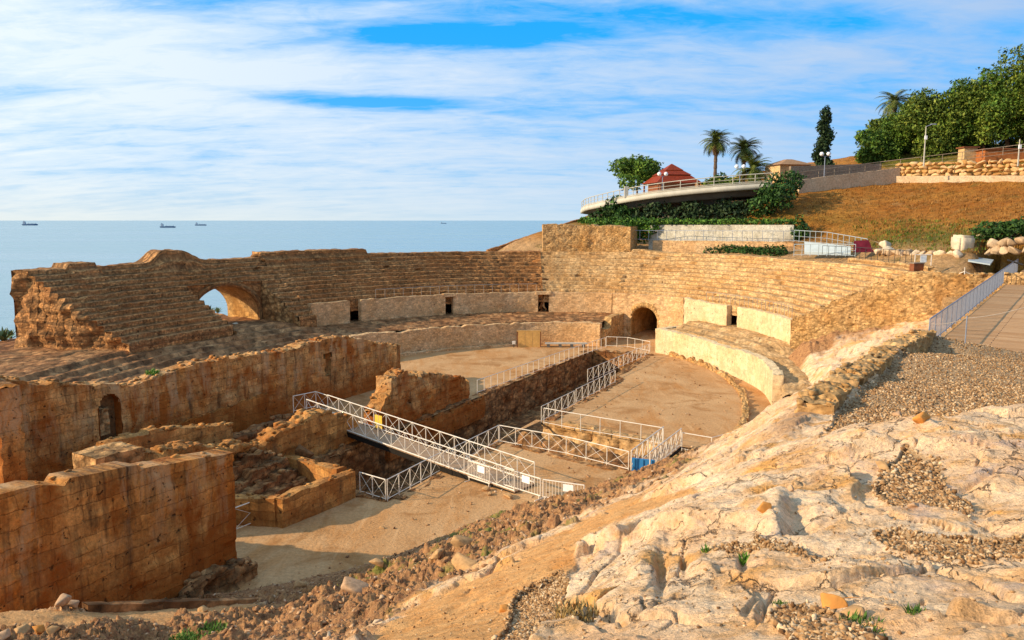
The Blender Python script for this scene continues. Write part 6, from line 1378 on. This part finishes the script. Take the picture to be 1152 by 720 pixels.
for i, (px, py, s_, lb) in enumerate(((548, 552, .33, 'grey stone on the courtyard earth beside the barriers'), (551, 557, .22, 'pale stone in front of the grey one by the barriers'), (572, 560, .35, 'long flat stone on the courtyard earth below the barriers'), (430, 595, .16, 'small pale stone in the middle of the courtyard'))):
    c = onz(px, py); V, Fc = rock_arr((c[0], c[1], s_ * .3), (s_, s_ * .7, s_ * .5), 400 + i, 3, .2, i); tag(npmesh('loose_stone', V, Fc, M['loose'], None, None, None, False), lb, 'stone')
def weeds(label, spots, n, size, mat, seed, name='weed', cat='weed'):
    rg = np.random.default_rng(seed); V = []; 
    c0 = spots[0][0]; root = empty(name, c0, label, cat)
    for c, rad in spots:
        for _ in range(n):
            a = rg.uniform(0, 6.28); q = rad * math.sqrt(rg.random()); b = np.array([c[0] + q * math.cos(a), c[1] + q * math.sin(a), c[2] - .03]); L_ = size * rg.uniform(.5, 1.3); az = rg.uniform(0, 6.28); ln = rg.uniform(.2, .9)
            t = b + np.array([math.cos(az) * ln * L_, math.sin(az) * ln * L_, L_]); mid = (b + t) / 2 + np.array([0, 0, .12 * L_]); w_ = np.array([-math.sin(az), math.cos(az), 0]) * L_ * .09
            V += [b - w_ * .5, b + w_ * .5, mid + w_, mid - w_, mid - w_, mid + w_, t + w_ * .1, t - w_ * .1]
    V = np.array(V); o = npmesh('blades', V, np.arange(len(V)).reshape(-1, 4), M[mat], root)
    return root
def sp(px, py, rad): return (np.array(hit(px, py)), rad)
weeds('bright green weeds on the rubble at the bottom left', [sp(222, 711, .45), sp(240, 704, .35), sp(205, 716, .3)], 420, .09, 'weed', 1)
weeds('green weeds beside the upright tan stone in the near hollow', [sp(972, 700, .10), sp(985, 708, .10)], 130, .045, 'weed', 2)
weeds('tiny green weed in the left of the near hollow', [sp(880, 675, .05)], 110, .04, 'weed', 3)
weeds('small green tuft in the crack below the twig', [sp(1030, 684, .035)], 80, .045, 'weed', 4)
weeds('small dark tuft growing in the rock right of the cleft', [sp(836, 628, .05)], 90, .07, 'weed', 5)
weeds('tiny tuft beside the stony hollow above the cleft', [sp(796, 615, .035)], 60, .06, 'weed', 6)
weeds('yellow dry grass tuft at the edge of the left gravel hollow', [sp(648, 686, .14)], 220, .07, 'drygrass', 7)
weeds('scrubby green growth on top of the near part of the long church wall', [(np.array([*(W3a + w3d * s3(182)), z3(182, 421) + .0]), .35)], 160, .25, 'weed', 8)
# agave and scrub beyond the left end of the seats and through the passage
def agave(label, c, R_, seed):
    rg = random.Random(seed); root = empty('agave_plant', c, label, 'plant'); m = MB(); c = Vector(c)
    for k in range(26):
        az = 2.4 * k; el = R(rg.uniform(15, 80)); L_ = R_ * rg.uniform(.7, 1.1); dv = Vector((math.cos(az) * math.cos(el), math.sin(az) * math.cos(el), math.sin(el))); sd = Vector((-math.sin(az), math.cos(az), 0)) * R_ * .09; mid = c + dv * L_ * .5; t = c + dv * L_ - Vector((0, 0, .1 * L_))
        m.add([c - sd, c + sd, mid + sd * 1.1, mid - sd * 1.1, t], [(0, 1, 2, 3), (3, 2, 4)])
    m.build('leaves', M['agave'], root); return root
for i, (px, py, Y, r_, lb) in enumerate(((4, 384, 62, 1.3, 'pale agave at the far left edge below the sea'), (12, 381, 66, 1.1, 'smaller agave touching the end of the seating bank'), (236, 352, 88, 1.0, 'dark agave seen through the arched passage'), (245, 352, 92, .9, 'agave at the jamb inside the view of the passage'))):
    agave(lb, wp(px, py, Y), r_, i)
for i, (px, py, lb) in enumerate(((265, 358, 'pale rubble stone on the floor of the passage'), (282, 362, 'dark lump of masonry at the passage mouth'))):
    c = wp(px, py, 72 - 2 * i); V, Fc = rock_arr((c[0], c[1], 3.35), (.45, .4, .35), 500 + i, 3, .2); tag(npmesh('loose_stone', V, Fc, M['boulder_pale'] if i == 0 else M['terrace'], None), lb, 'stone')
# a twig on the near rock
c = Vector(hit(1008, 629)) + Vector((0, 0, .015)); d_ = Vector(hit(1018, 635)) + Vector((0, 0, .02)); m = MB(); m.tube(c, c.lerp(d_, .5) + Vector((0, 0, .01)), .006, .005); m.tube(c.lerp(d_, .5) + Vector((0, 0, .01)), d_, .005, .003); tag(m.build('twig', M['bark']), 'short dark twig lying on the pale near rock', 'twig')

# dry grass tufts on the hillside
def tufts(name, label, n, size, mat, seed, test, zf):
    rg = np.random.default_rng(seed); x = rg.uniform(20, 75, n * 12); y = rg.uniform(55, 112, n * 12); z = GZ(x, y); px, py = proj(x, y, z); ok = test(px, py, x, y); x, y, z = x[ok][:n], y[ok][:n], z[ok][:n]
    z = z + .35 * fbm(x * .12, y * .12, 4, 5) + .18 * fbm(x * .6, y * .6, 5, 4) - .05; n_ = len(x); k = 5
    x, y, z = (np.repeat(a, k) for a in (x, y, z)); m_ = len(x); az = rg.uniform(0, 6.28, m_); L_ = size * rg.uniform(.4, 1.3, m_); ln = rg.uniform(.2, .9, m_)
    b = np.stack([x + rg.normal(size=m_) * .12, y + rg.normal(size=m_) * .12, z], -1); t = b + np.stack([np.cos(az) * ln * L_, np.sin(az) * ln * L_, L_], -1); w_ = np.stack([-np.sin(az), np.cos(az), 0 * az], -1) * (L_ * .16)[:, None]
    V = np.stack([b - w_, b + w_, t + w_ * .2, t - w_ * .2], 1).reshape(-1, 3)
    return tag(npmesh(name, V, np.arange(len(V)).reshape(-1, 4), M[mat]), label, None, None, 'stuff')
tufts('grass', 'dry grass tufts on the brown hillside', 3000, .22, 'hillgrass', 51, lambda px, py, x, y: (px > 850) & (px < 1190) & (py > 205) & (py < 284) & (py > 262 - (px - 850) * .55), None)
tufts('grass', 'green grass at the lower part of the hillside', 1300, .22, 'leaf_olive', 52, lambda px, py, x, y: (px > 960) & (px < 1110) & (py > 246) & (py < 284), None)
